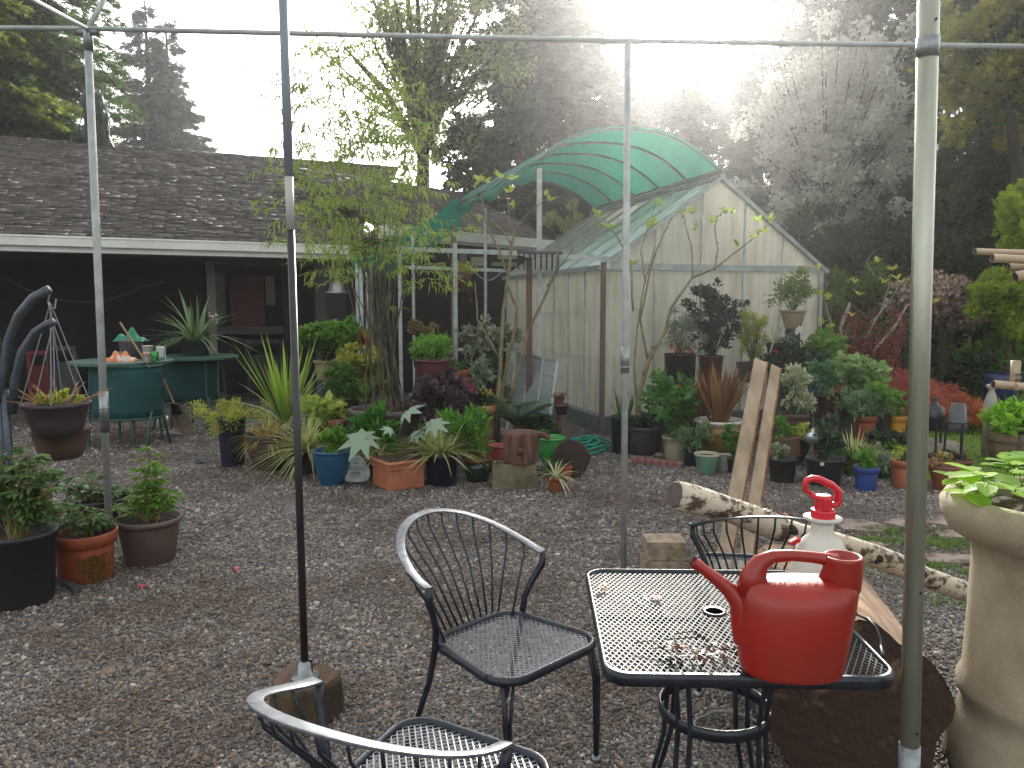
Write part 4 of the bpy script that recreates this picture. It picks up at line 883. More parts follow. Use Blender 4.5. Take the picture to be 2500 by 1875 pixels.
leafy('overhanging maple with yellow green leaves in the top right corner',2480,10.5,90,185,240,leafmat('maple_yellow_green','#6a7424','#a3a03c',.45),15000,.10,.09,110,t=LOB5,cr=.2,shell=.3,base=(1.2,.5),limbs=24,trunk_r=.1)
leafy('bright lime green maple at the right edge under the overhanging branches',2545,9.5,560,105,150,leafmat('lime_maple','#7d9a1c','#b4cc3c',.5),9000,.08,.07,70,t=LOB5,cr=.22,trunk_r=.06)
leafy('lime green maple branch layer behind the bamboo poles',2470,10.6,735,95,75,leafmat('lime_maple','#7d9a1c','#b4cc3c',.5),6000,.08,.07,50,t=LOB5,cr=.25,trunk_r=.05)
M_dk=leafmat('dark_evergreen','#1e2c16','#33461f',.25)
for (px,Y,cy,rx,ry,lb) in ((1960,14.5,660,120,130,'dark evergreen shrub behind the right end of the greenhouse'),(2150,15,640,130,150,'broad dark evergreen shrub in the middle behind the pink cherry'),(2330,14,650,120,150,'dark evergreen shrub behind the pink cherry trunk'),(2480,13,760,110,150,'dark evergreen shrub at the right edge behind the lime maple')):
    leafy(lb,px,Y,cy,rx,ry,M_dk,9000,.13,.07,60,name='evergreen_shrub',cr=.3,trunk_r=.08,limbs=6)
leafy('layered green maple behind the red twig shrub',2110,12,740,95,75,leafmat('green_maple','#3d5a22','#6d8f34',.4),9000,.09,.07,60,t=LOB5,cr=.28,trunk_r=.05,name='green_maple')
M_pk=leafmat('pale_pink_blossom','#b58f90','#d8b8b6',.35)
leafy('weeping cherry with pale pink blossom and slim trunk right of the thick pole',2300,11.5,735,145,62,leafmat('bronze_green_leaf','#55602c','#84884a',.4),5200,.07,.045,90,name='cherry_tree',cr=.22,trunk_r=.085,base=(.27,0),flower=(M_pk,7000,.055,.05),rdepth=.9,shell=.3)
M_rm=leafmat('red_maple_leaf','#a8443c','#d8806f',.5)
def mound(label,px,Y,cy,rx,ry,m,n,L,Wd,name='red_maple',t=DIA,rd=None,droop=.6,cat='shrub'):
    c=at(px,cy,Y); rx_,rz_=mw(rx,Y),mw(ry,Y); rd=rd or rx_; base=Vector((c.x,Y,0)); o=thing(name,label,cat,base)
    d=unit(n); d[:,2]=np.abs(d[:,2]); q=d*A((rx_,rd,rz_))*(.55+.45*rng.uniform(0,1,(n,1))); q*= (1+.12*np.sin(d[:,0:1]*9)+.1*np.sin(d[:,1:2]*13+d[:,2:3]*8))
    P=q+A((c.x,Y,c.z-rz_)); P[:,2]=np.maximum(P[:,2],.03); D=d*A((1,1,.2))+unit(n)*.5; D[:,2]-=droop
    lf=LF(); lf.add(P,D,rng.uniform(.6,1.2,n)*L,Wd,t,jit=.6); lf.out('foliage',m,o)
    b=B(); f=Vector((c.x,Y,max(.1,c.z-rz_*1.2))); b.tube([base,f],[.035,.03],6)
    for k in range(26): q_=Vector(P[k]); b.tube([f,f.lerp(q_,.5)+Vector((0,0,rz_*.25)),q_],[.018,.004],4,cap=False)
    b.out('stem',M_trunk,o); return o
mound('weeping red laceleaf maple mound behind the potted plants',2180,10.4,905,150,85,M_rm,14000,.085,.022,t=SPR)
mound('lower right lobe of red laceleaf maple beside the lawn',2330,9.9,965,100,55,leafmat('orange_red_leaf','#a04a34','#d08458',.45),9000,.08,.022,t=SPR)
# distant woods mass
n=26000; lf=LF(); xx=rng.uniform(2,34,n); zz=rng.uniform(0,1,n)**.8*9; yy=30+rng.normal(0,1.2,n)+(xx-2)*-.1
lf.add(np.stack([xx,yy,zz],1),unit(n)+A((0,0,-.3)),.5,.3,SPR); lf.out('distant_woods',M_fir,label='dark distant woodland filling the gaps between the garden trees',cat='woods',kind='stuff')
n=9000; xx=rng.uniform(-26,2,n); lf=LF(); lf.add(np.stack([xx,34+rng.normal(0,1,n),rng.uniform(0,1,n)**.8*5],1),unit(n)+A((0,0,-.3)),.6,.35,SPR); lf.out('distant_hedge',M_fir,label='low dark belt of trees hidden far behind the house',cat='woods',kind='stuff')
# ---------------- potted plants ----------------
POTM={}; LOBF=lobed(8,.5)
def pm(col,rough=.5,dirt=None):
    k=(col,rough)
    if k not in POTM: 
        c=tuple(x*.8 for x in C(col)[:3])+(1,); d=dirt or tuple(x*.62+.004 for x in c[:3])+(1,)
        POTM[k]=mat('pot_glaze_'+col[1:],c,rough,d,9,.12,50,th=(.42,.75))
    return POTM[k]
NST=[0]
def pot(label,style,col,px,yb,yr,w,Y=None,zb=None,taper=.75,rim=None,name='potted_plant',cat='potted plant',rough=.55,soil=True,stand=True,sname=None,group=None,tilt=0):
    z0=zb or 0
    if Y is None: f=gnd(px,yb,z0); cY=f.y+taper*mw(w/2,f.y)
    else:
        cY=Y
        if zb is None: z0=at(px,yb,Y-taper*mw(w/2,Y)).z; z0=0 if z0<.05 else z0
    rt=mw(w/2,cY); rb=rt*taper; x=X(px,cY,(yb+yr)/2); zt=at(px,yr,cY-rt).z; h=max(zt-z0,.04); c=Vector((x,cY,z0))
    o=thing(name,label,cat,c,group); m=pm(col,rough); n=32
    if style=='square':
        s=.9
        b=B(); R_=rt*1.0; 
        for (a,z1,b_,z2) in ((rb,0,rt*.84,h*.8),(rt*.9,h*.68,rt*.9,h*.9),(rt,h*.89,rt*1.0,h)):
            M_=Matrix.Rotation(.62,4,'Z'); vs=[(sx*q,sy*q,z) for (q,z) in ((a,z1),(b_,z2)) for (sx,sy) in ((-1,-1),(1,-1),(1,1),(-1,1))]
            b.add([c+(M_@Vector(v)) for v in vs],[(0,1,5,4),(1,2,6,5),(2,3,7,6),(3,0,4,7),(3,2,1,0),(4,5,6,7)])
        b.out('pot',m,o,bevel=rt*.06); q=rt*.86; M_=Matrix.Rotation(.62,4,'Z')
        B().add([c+(M_@Vector((sx*q,sy*q,h+.002))) for (sx,sy) in ((-1,-1),(1,-1),(1,1),(-1,1))],[(0,1,2,3)]).out('soil',M_soil,o)
        return o,c+Vector((0,0,h)),rt*.8
    if style=='roll': P=[(rb*.94,0),(rb,.012),(rt*.88,h*.80),(rt*.90,h*.86),(rt*.97,h*.88),(rt,h*.93),(rt*.98,h*.985),(rt*.94,h),(rt*.88,h*.97),(rt*.85,h*.8)]
    elif style=='collar': P=[(rb*.95,0),(rb,.008),(rt*.86,h*.70),(rt*.87,h*.745),(rt*.955,h*.75),(rt,h*.98),(rt*.985,h),(rt*.91,h),(rt*.89,h*.93),(rt*.84,h*.75)]
    elif style=='thin': P=[(rb*.96,0),(rb,.01),(rt*.95,h*.93),(rt,h*.94),(rt,h*.985),(rt*.985,h),(rt*.93,h),(rt*.9,h*.8)]
    elif style=='ribbed':
        P=[(rb*.9,0)]; k=11
        for i in range(k):
            t=i/k; r_=rb+(rt*.93-rb)*(math.sin(t*math.pi/2)); P+=[(r_,h*.9*t+.002),(r_*1.02,h*.9*(t+.35/k)),(r_*1.005,h*.9*(t+.75/k))]
        P+=[(rt*.94,h*.9),(rt,h*.93),(rt,h*.98),(rt*.97,h),(rt*.9,h*.99),(rt*.86,h*.8)]
    else: # bowl / glazed belly
        P=[(rb*.9,0),(rb,.01),(rt*.86,h*.35),(rt*.95,h*.6),(rt*.9,h*.84),(rt*.92,h*.88),(rt,h*.92),(rt*1.01,h*.97),(rt*.95,h),(rt*.86,h*.97),(rt*.82,h*.8)]
    if rim and style!='ribbed':
        j=next(i for i,p in enumerate(P) if p[1]>h*.74 and p[0]>=rt*.9) if style!='thin' else 3
        B().lathe(P[:j+1],c,n).out('pot',m,o,True); B().lathe(P[j:],c,n).out('rim',pm(rim,.4),o,True)
    else: B().lathe(P,c,n).out('pot',m,o,True)
    if soil: 
        b=B(); b.lathe([(rt*.885,h*.86),(rt*.7,h*.875),(rt*.35,h*.88),(.001,h*.89)],c,20,wob=.02).out('soil',M_soil,o)
    if z0>.05 and stand and zb is None:
        NST[0]+=1; s=thing('pot_stand',sname or ('upturned dark pot under the '+' '.join(label.split()[:11])),'pot stand',(c.x,c.y,0),'upturned pots used as stands')
        B().lathe([(rb*1.25,0),(rb*1.25,.03),(rb*1.18,.03),(rb*.9,z0-.004)],(c.x,c.y,0),24).out('stand_body',pm('#2b2b2e',.7),s,True)
    return o,c+Vector((0,0,h*.87)),rt*.85
def bush(o,S,m,px_,py_,rx,ry,n,L,Wd,t=OV,ncl=16,nm='foliage',cr=.4,shell=.3,r=.004,sm=None,up=.35,rd=None,lo=-1,st=True):
    """foliage ellipsoid centred at image point (px_,py_) at the pot's distance"""
    rx*=1.1; ry*=1.1; n=int(n*1.25); Y=S.y; c=at(px_,py_,Y); R3=(mw(rx,Y),rd or mw(rx,Y)*.8,mw(ry,Y)); lf=LF(); cc=clump(lf,c,R3,ncl,n,L,Wd,t,cr=cr,shell=shell,up=up,lo=lo); lf.out(nm,m,o)
    if st: b=B(); stems(b,S,[tuple(q) for q in cc],r,.02); b.out('stem',sm or M_green,o)
    return cc
def grs(o,S,m,n,Lpx,Wpx,spread=1.1,droop=(.3,1.0),t=BL,nm='foliage',r0=None,c=None):
    lf=LF(); Y=S.y; tuft(lf,c or S,n,mw(Lpx,Y),mw(Wpx,Y),spread,t,droop,r0 or .04); lf.out(nm,m,o,smooth=True)
def flowers(o,S,pts,m,spx=5,n=6,nm='flower'):
    lf=LF(); Y=S.y
    for (x,y) in pts: c=at(x,y,Y+R(-.06,.06)); lf.add(A([c]*n),unit(n)*A((1,1,.7))+A((0,-.3,.3)),mw(spx,Y),mw(spx*.8,Y),OV)
    lf.out(nm,m,o)
def arch(o,S,tips,m,r=.004,nm='stem',top=.3):
    b=B(); 
    for t in tips: t=Vector(t); b.tube([S,S.lerp(t,.5)+Vector((0,0,(t-S).length*top)),t],(r,r*.6),5)
    b.out(nm,m,o)
G_=leafmat
m_peony=G_('peony_leaf','#2e4f22','#7c9a5c',.35); m_bright=G_('bright_leaf','#3f6f1e','#7fae35',.45); m_mid=G_('mid_leaf','#2f5a24','#5f8f3d',.4); m_dkl=G_('dark_leaf','#1d3320','#3a5a38',.25)
m_yg=G_('yellow_green_leaf','#8f9a2c','#c3c657',.45); m_var=G_('variegated_blade','#8c9a4a','#d8d8a0',.4); m_sedge=G_('bronze_sedge','#8a7a3c','#cdbf7d',.35); m_pale=G_('pale_silver_leaf','#6f8468','#a9b79a',.3)
m_pur=G_('purple_leaf','#2c2129','#6a5560',.2); m_phor=G_('bronze_phormium','#5a3a24','#a07a4a',.35,nscale=3); m_black=G_('blackish_leaf','#1a1f1f','#3b4340',.15,.35); m_redl=G_('dark_red_leaf','#5a1f1f','#94403a',.35)
m_wht=G_('white_petal','#d8d8cc','#f0efe8',.4); m_pink=G_('magenta_petal','#c0287a','#d8559a',.3); m_yel=G_('yellow_petal','#d8a81c','#e8c84a',.3); m_redf=G_('red_petal','#b8202c','#d8404a',.3)
m_cord=G_('spiky_blade','#5a8420','#b4cc5a',.5); m_corw=G_('cream_edged_blade','#7d9a5a','#c8d0a8',.45); m_fern=G_('bright_fern','#4f8a2a','#8fc04a',.5); m_cyc=G_('cycad_leaf','#1c3f26','#3a6a3c',.25,.3)
m_mapl=G_('green_maple_leaf','#3a6a22','#77a437',.45)
def peony(o,S,rt,tips,nl=9,Ls=36,m=None,buds=()):
    b=B(); lf=LF(); Y=S.y; Lm=mw(Ls,Y)
    for (x,y) in tips:
        tp=at(x,y,Y+R(-.12,.12)); f=S+Vector((R(-1,1)*rt*.35,R(-1,1)*rt*.3,-.01)); md=f.lerp(tp,.55)+Vector((0,0,.03)); b.tube([f,md,tp],[.006,.005,.003],5)
        for k in range(nl):
            t=.35+.65*k/nl; p=f.lerp(tp,t)+Vector((0,0,.03*math.sin(t*3))); a=k*2.4+R(-.3,.3); d=Vector((math.cos(a),math.sin(a),R(.05,.5))).normalized(); e=p+d*Lm*R(.6,1.1)*(1.1-.5*t)
            b.tube([p,e],[.0025,.0015],4)
            for q in (-.9,-.45,0,.45,.9):
                aa=a+q; lf.add([p.lerp(e,1-abs(q)*.35)],[(math.cos(aa),math.sin(aa),R(-.25,.3))],Lm*R(.7,1.0),Lm*.34,OV,R(.5,2.0),jit=.25)
    lf.out('foliage',m or m_peony,o); b.out('stem',mat('peony_stem','#6a6f38',.6,'#7d5a34',9),o)
    if buds:
        for (x,y) in buds: B().blob(at(x,y,Y),mw(7,Y),10,8,.05).out('flower_bud',pm('#7fa08a',.5),o,True)
# --- left foreground group
o,S,r=pot('wide black plastic pot with leafy peony at the lower left edge','thin','#25262a',48,1495,1322,186,taper=.8); 
peony(o,S,r,[(0,1120),(30,1110),(60,1150),(95,1140),(-20,1180),(110,1200),(75,1100),(20,1190),(130,1230),(-10,1080),(60,1210),(160,1250)],10,40)
grs(o,S,G_('brown_green_blade','#6a7a34','#9aa05a',.4),14,140,5,.5,(.0,.15))
o,S,r=pot('mossy terracotta pot with thick collar and sparse peony','collar','#9a4f33',210,1432,1318,154,taper=.8)
peony(o,S,r,[(130,1270),(175,1230),(210,1255),(290,1238),(110,1290),(235,1262),(255,1290)],7,34,buds=((150,1185),(210,1190)))
lf=LF(); n=900; a=rng.normal(-.75,.35,n); zz=rng.uniform(.03,.6,n); q=org(o); kk=rng.uniform(0,1,n)<.9; rr_=(.8+.14*zz)*mw(77,q.y)*.99; hh=S.z/.87
lf.add(np.stack([q.x+np.cos(a)*rr_,q.y+np.sin(a)*rr_,zz*hh],1),unit(n)+A((.2,-.3,.2)),.010,.008,DIA); lf.out('moss_patch',G_('pot_moss','#2f3a12','#5f6a1c',.1),o)
o,S,r=pot('dark brown round pot with upright bright leafed peony','roll','#5b4a44',366,1387,1283,162,taper=.72)
peony(o,S,r,[(370,1088),(352,1140),(385,1130),(330,1220),(300,1240),(400,1225),(360,1180),(415,1200)],11,30,m=G_('fresh_peony_leaf','#4a7a22','#8fb84a',.5)); 
o,S,r=pot('dark plastic pot half hidden behind the frame pole','thin','#2e2a2d',243,1362,1232,152,Y=5.55,taper=.8); peony(o,S,r,[(150,1190),(200,1160),(260,1205),(185,1210),(290,1222)],7,34,buds=((152,1150),))
o,S,r=pot('beige plastic pot behind the left peonies','roll','#9b8a6c',85,1290,1196,92,Y=5.4,taper=.8); peony(o,S,r,[(60,1130),(100,1150),(125,1165),(85,1120)],6,34)
# --- plant hanger with two hanging pots
M_h=mat('hanger_metal','#3a4149',.4,'#4a525a',9,metal=.4); hb=gnd(28,1440); 
hg=thing('plant_hanger','dark grey plant hanger post with curved arms at the left edge','plant hanger',hb)
Yh=hb.y; b=B()
for dx in (-.035,0,.035): b.tube([hb+Vector((dx,0,0)),Vector((hb.x+dx,Yh,at(20,950,Yh).z))],.022,8)
b.out('post',M_h,hg,True)
for pts,r_ in (([(8,980),(10,900),(20,830),(45,770),(80,728),(120,706)],.024),([(30,1010),(35,930),(52,860),(85,812),(120,790),(132,785)],.022),([(0,960),(-5,860),(-15,800),(-40,760)],.022)):
    B().tube([at(x,y,Yh) for x,y in pts],r_,10).out('arm',M_h,hg,True)
def hanging(label,px,yr,yb,w,Y,hook,col,seedn):
    rt=mw(w/2,Y); zt=at(px,yr,Y-rt).z; zb=at(px,yb,Y-rt*.7).z; h=zt-zb; c=Vector((X(px,Y,(yr+yb)/2),Y,zb)); o=thing('hanging_pot',label,'hanging pot',c)
    B().lathe([(rt*.6,0),(rt*.68,.01),(rt*.8,h*.4),(rt*.9,h*.85),(rt,h*.9),(rt,h),(rt*.93,h),(rt*.9,h*.85)],c,28).out('pot',pm(col,.6),o,True); B().lathe([(rt*.9,h*.92),(.001,h*1.0)],c,20,wob=.03).out('soil',M_soil,o)
    hk=at(*hook,Y); b=B()
    for a in (.3,1.9,3.6,5.1): b.tube([hk,c+Vector((math.cos(a)*rt*.95,math.sin(a)*rt*.95,h))],.0035,4)
    b.out('hanger_wire',mat('hanger_wire','#6f7478',.5),o); b=B()
    for k in range(seedn):
        a=R(0,6.28);q=R(0,.7)*rt; p=c+Vector((math.cos(a)*q,math.sin(a)*q,h*.97)); L=R(.06,.2); d=Vector((math.cos(a)*R(.4,1.6),math.sin(a)*R(.2,1),R(.15,.9))).normalized(); b.tube([p,p+d*L],[.0035,.002],4)
    b.out('dry_stalk',mat('dry_stalk','#b48f62',.8,'#6a452c',12),o); lf=LF(); clump(lf,c+Vector((0,0,h*1.06)),(rt*.65,rt*.5,.035),7,170,.035,.022,OV); lf.out('foliage',m_yg,o); return o
hanging('dark hanging pot full of dry stalks, upper of two on the curved hanger',140,992,1072,156,4.45,(123,740),'#3a3032',34)
hanging('lower brown hanging pot behind the upper hanging pot',149,1054,1127,140,4.75,(130,790),'#5a4038',16)
p=at(123,706,Yh); b=B(); b.tube([p,at(118,735,4.5),at(123,755,4.45),at(134,752,4.45),at(137,730,4.45)],.005,6); b.out('hook',mat('hook_wire','#8a9094',.4),hg)
# --- green tables and sling chairs
M_gt=mat('green_table','#2f5146',.45,'#3a5d50',7); M_gs=mat('green_sling','#0f3f42',.8,'#164c4c',3,.2,90,trans=.15); M_gf=mat('green_frame','#24483f',.45)
def gtable(label,px0,px1,py,Y):
    zt=at((px0+px1)/2,py,Y).z; c=Vector((X((px0+px1)/2,Y,py),Y,0)); r_=mw((px1-px0)/2,Y); o=thing('patio_table',label,'table',c)
    B().lathe([(r_,zt-.03),(r_,zt),(r_*.96,zt+.006),(.001,zt+.006)],(c.x,c.y,0),40).out('tabletop',M_gt,o)
    for a in (.6,2.2,3.8,5.4): B().tube([c+Vector((math.cos(a)*r_*.6,math.sin(a)*r_*.6,zt-.03)),c+Vector((math.cos(a)*r_*.7,math.sin(a)*r_*.7,.0))],.015,6).out('leg',M_gf,o)
    return zt+.006,c
t1z,t1c=gtable('round green patio table carrying an orange bag and a bucket',180,416,880,9.0)
t2z,t2c=gtable('farther green patio table carrying the long leafed orchid pot',385,577,869,10.2)
def sling(label,px0,px1,yt,ym,ybt,Y):
    c=Vector((X((px0+px1)/2,Y+.3,950),Y+.3,0)); rx=mw((px1-px0)/2,Y); zt=at(300,yt,Y).z; zm=at(300,ym,Y).z; o=thing('sling_chair',label,'chair',c,'green barrel back sling chairs')
    def f(a,b_): t=math.pi*(1+a); return c+Vector((math.cos(t)*rx*(1-.04*b_),math.sin(t)*.33+.0,zt+(zm-zt)*b_+.02*math.sin(b_*3)))
    B().grid(f,24,6).out('sling_back',M_gs,o,True,solid=.006)
    b=B(); b.tube([f(i/20,0) for i in range(21)],.016,8); b.tube([f(i/20,1) for i in range(21)],.014,8); b.out('frame',M_gf,o,True)
    B().grid(lambda a,b_:c+Vector(((a-.5)*rx*1.8,-.22+.5*b_,.42-.05*math.sin(a*3.14))),8,6).out('seat',M_gs,o,True,solid=.01)
    for (sx,sy) in ((-1,-1),(1,-1),(-1,1),(1,1)):
        b=B(); b.tube([c+Vector((sx*rx*.93,sy*.15 -.1,.42)),c+Vector((sx*rx*.9,sy*.2-.12,.25)),c+Vector((sx*rx*1.0,sy*.28-.15,.0))],.014,6); b.out('leg',M_gf,o,True)
    return o
sling('dark green sling chair seen from behind in front of the first patio table',225,402,897,1026,1095,8.55); 
sling('second green sling chair pulled up to the farther patio table',402,536,882,985,1000,9.9)
def on(px,Y,z): return Vector((X(px,Y,880),Y,z))
c=on(295,8.8,t1z); B().grid(lambda a,b_:c+Vector(((a-.5)*.34,(b_-.5)*.2,.002+.10*math.sin(a*3.14)**.7*math.sin(b_*3.14)**.6*(1+.3*math.sin(a*17+b_*5)))),22,14).out('plastic_bag',mat('orange_bag','#c4671c',.4,'#b8b4ac',14,.4,20,th=(.5,.56)),None,loc=c,label='crumpled orange and clear plastic bag on the round green table',cat='bag')
c=on(322,9.15,t1z); o=thing('bucket','grey plastic bucket stuffed with a green plastic bag on the patio table','bucket',c); k=9.15/F
B().lathe([(24*k,0),(27*k,42*k),(29*k,43*k),(29*k,48*k),(25*k,48*k)],c,24).out('bucket_body',pm('#6c7078'),o,True)
B().grid(lambda a,b_:c+Vector(((a-.5)*74*k,(b_-.5)*.2,44*k+30*k*math.sin(a*3.14)**.8*math.sin(b_*3.14)*(.8+.35*math.sin(a*14)))),22,12).out('green_bag',mat('green_poly','#0f7a55',.4,'#159068',10,.4,25,trans=.3),o,True)
c=on(297,9.0,t1z); B().lathe([(10*k,0),(12*k,20*k),(10*k,20*k)],c,18).out('small_pot',pm('#77756f'),None,loc=c,smooth=True,label='little grey pot between the orange bag and the bucket',cat='pot')
a=at(293,787,8.8); b_=at(365,897,8.65); B().tube([a,b_],.011,8).out('broom_stick',mat('stick_wood','#8a6f54',.7),None,loc=b_,label='slanting brown wooden stick leaning over the green table',cat='stick')
c=on(362,8.65,t1z); o=thing('drink_cup','tall white paper cup with brown band on the green table','cup',c); B().lathe([(8.5*k,0),(12.5*k,38*k),(13*k,38*k),(11.5*k,37*k)],c,20).out('cup',mat('cup_white','#d8d6d0',.5),o,True); B().lathe([(10.2*k,14*k),(11.4*k,24*k)],c,20).out('cup_band',mat('cup_band','#8a5a48',.5,'#c8b8a8',60),o,True)
c=on(379,8.6,t1z); o=thing('drink_can','green drink can beside the white paper cup','can',c); B().lathe([(7*k,0),(8.3*k,2*k),(8.3*k,23*k),(7*k,26*k),(.001,25*k)],c,20).out('can_body',mat('green_can','#1f7a34',.3,'#8fc88a',40,metal=.4,th=(.55,.6)),o,True)
c=on(393,9.0,t1z); o=thing('small_carton','small pale carton with teal side behind the green can','carton',c); B().box(c+Vector((0,0,14*k)),(20*k,.06,28*k)).out('carton',mat('carton_pale','#a8b0a8',.6,'#2f7a78',14,th=(.5,.55)),o); B().box(c+Vector((0,0,30*k)),(16*k,.05,6*k)).out('carton_top',mat('carton_top','#c8c8c0',.6),o)
# orchid on far table
o,S,r=pot('large cymbidium orchid with arching leaves in a grey pot on the far table','thin','#3a3d44',478,869,830,66,Y=10.2,zb=t2z,taper=.85)
grs(o,S,G_('orchid_blade','#3c5a30','#8fa878',.35),80,140,7,1.35,(.25,1.0),r0=.12); flowers(o,S,[(515,770),(522,775),(528,770),(520,782),(530,783),(512,765)],G_('cream_petal','#c8b0a0','#e0cfc0',.3),7)
# rake
rk=thing('leaf_rake','bamboo fan rake leaning against the far green chair','rake',gnd(455,1065)); a=at(400,945,9.4); h_=at(425,985,9.1)
B().tube([a,at(398,925,9.5),h_],.012,6).out('handle',mat('rake_handle','#8a6a48',.7),rk); b=B()
for i in range(15): q=gnd(428+i*3.6,1063-abs(i-7)*1.5); b.tube([h_+Vector(((i-7)*.006,0,0)),q+Vector((0,0,.01))],.005,4)
b.out('tines',mat('rake_tine','#8f7a62',.8),rk); B().tube([h_,h_.lerp(gnd(450,1062),.3)],[.03,.06],8,flat=.4).out('rake_head',M_black,rk)
c=gnd(387,1048); B().lathe([(.07,0),(.08,.16),(.075,.16)],c+Vector((0,.1,0)),20).out('plastic_tub',pm('#a8a48f'),None,loc=c,smooth=True,label='pale plastic tub on the gravel behind the green chair legs',cat='tub')
# --- bamboo
o,S,r=pot('tall dark stemmed bamboo in a wide low round pot','roll','#4a4446',945,1122,1008,192,Y=7.75,taper=.62,name='potted_bamboo',cat='bamboo')
lf=LF(); n=700; a=circ(n); q=rng.uniform(0,1,n)**.5*r; lf.add(np.stack([S.x+np.cos(a)*q,S.y+np.sin(a)*q,S.z+.045*(1-(q/r)**2)+rng.uniform(0,.015,n)],1),unit(n)*A((1,1,.3)),.04,.012,DIA); lf.out('bark_mulch',G_('mulch_chip','#6a3f2c','#a87a5c',.05),o)
cul=B(); lf=LF(); Yb=S.y
tops=[(820,105,1),(760,240,.8),(735,330,.7),(790,380,.7),(850,300,.8),(905,330,.8),(950,250,.8),(1000,330,.7),(1045,400,.6),(880,420,.6),(930,440,.6),(985,420,.6),(1060,500,.5),(830,470,.6),(770,480,.6),(1010,500,.5),(720,560,.5),(900,560,.5),(960,540,.5),(1090,560,.5)]
M_cul=mat('dark_culm','#1c1a14',.45,'#55502f',6,th=(.45,.6)); ends=[]
for i,(x,y,s) in enumerate(tops+[(R(860,1010),R(480,640),.4) for _ in range(14)]):
    f=S+Vector((R(-1,1)*r*.62,R(-1,1)*r*.5,-.02)); tp=at(x,y,Yb+R(-.5,.5)); m_=at(900+ (x-900)*.25+R(-25,35),640,Yb+R(-.25,.25)); L=[]
    for k in range(9):
        t=k/8; p=f*(1-t)**2+m_*2*t*(1-t)+tp*t*t; L.append(p)
    cul.tube(L,[.0068,.0068,.0065,.006,.0058,.005,.004,.003,.0015],5); ends.append(L)
cul.out('culms',M_cul,o)
def blf(cx_,cy_,rx,ry,n): 
    x=rng.normal(cx_,rx,n);y=rng.normal(cy_,ry,n); return [(a_,b__) for a_,b__ in zip(x,y)]
tw=B()
for (cx_,cy_,rx,ry,n) in ((800,330,50,70,34),(760,450,45,55,30),(850,440,70,90,66),(930,400,65,90,72),(1000,470,45,70,42),(880,560,70,45,36),(790,610,50,35,34),(960,600,60,50,30),(1060,560,40,40,18),(1050,650,35,30,14),(700,500,25,30,6),(830,190,60,60,44),(700,330,30,60,14),(760,120,60,50,12),(720,250,30,50,12),(880,220,40,60,20),(780,200,40,50,12),(1000,310,50,60,36),(905,290,45,60,40),(740,330,25,40,8),(870,640,50,30,8)):
    for (x,y) in blf(cx_,cy_,rx,ry,n):
        c=at(x,y,Yb+rng.normal(0,.35)); k=14; a=R(0,6.28); d=Vector((math.cos(a),math.sin(a)*.7,-.15)).normalized(); e=c+d*.22; tw.tube([c-d*.05,e],.0012,3,cap=False)
        s=rng.uniform(0,1,(k,1)); lf.add(A(c)*(1-s)+A(e)*s,unit(k)*.7+A(d)*.7+A((0,0,-.45)),rng.uniform(.07,.13,k),.014,DIA,jit=.4)
lf.out('foliage',G_('bamboo_leaf','#6f8a2c','#adc05c',.5),o); tw.out('twigs',M_cul,o)
# --- magnolia saplings drawn branch by branch
def sapling(label,Y,brs,leafpts,m_b,m_l,base=None,cat='sapling',L=.085,name='sapling'):
    f=at(*brs[0][0][0],Y); f0=Vector((f.x,f.y,0)); o=thing(name,label,cat,f0); b=B()
    for bi,(pts,r0,r1) in enumerate(brs):
        P=[at(x,y,Y+.22*math.sin(bi*2.1)*(i/(len(pts)))) for i,(x,y) in enumerate(pts)]
        P2=[]
        for i in range(len(P)-1):
            for t in (0,.33,.66): P2.append(P[i].lerp(P[i+1],t)+Vector((R(-1,1),R(-1,1),0))*.006)
        P2.append(P[-1])
        if bi==0: P2=[f0]+P2
        k=len(P2); b.tube(P2,[r0+(r1-r0)*i/(k-1) for i in range(k)],7)
        for i in range(2,k-1,2): b.blob(P2[i]+Vector((R(-1,1)*.01,0,0)),(.009,.009,.009),5,4)
    b.out('trunk',m_b,o,True); lf=LF()
    for (x,y,n) in leafpts:
        c=at(x,y,Y+R(-.1,.1)); d=unit(n)*A((1,.8,.5))+A((0,0,.75)); lf.add(A([c]*n)+rng.normal(size=(n,3))*.012,d,rng.uniform(.7,1.2,n)*L,L*.5,OV,jit=.3)
    lf.out('foliage',m_l,o); return o
M_mb=mat('smooth_bark','#77714f',.7,'#504c38',10,.2,60); M_ml=G_('magnolia_leaf','#7d9a30','#b8c860',.5)
sapling('multi stemmed magnolia sapling in front of the shade posts','8' and 8.3,[([(1215,1000),(1222,900),(1228,760),(1240,680),(1250,600),(1256,560)],.026,.014),([(1250,600),(1225,560),(1195,535)],.011,.006),([(1256,562),(1290,520),(1340,480)],.011,.004),([(1238,670),(1218,610),(1185,540),(1175,480),(1170,445)],.014,.005),([(1235,690),(1262,750),(1258,800),(1240,880),(1225,960),(1222,1000)],.016,.02),([(1240,990),(1290,810),(1355,670),(1362,610),(1392,600)],.02,.006),([(1245,560),(1240,500),(1228,440)],.008,.004),([(1222,880),(1165,780),(1162,720),(1160,690)],.012,.006),([(1335,700),(1390,620),(1402,600)],.009,.003)],
 [(1172,440,8),(1160,455,4),(1185,445,6),(1222,430,7),(1250,438,8),(1245,470,5),(1335,478,5),(1345,490,5),(1162,665,3),(1250,505,5),(1150,700,3),(1205,970,7),(1225,985,7)],M_mb,M_ml)
o,S,r=pot('wide dark grey tub at the foot of the bare magnolia','roll','#3a3638',1572,1113,1046,104,taper=.82,name='planter_tub',cat='tub')
bush(o,S,m_dkl,1580,1028,50,14,500,.05,.03,r=.002)
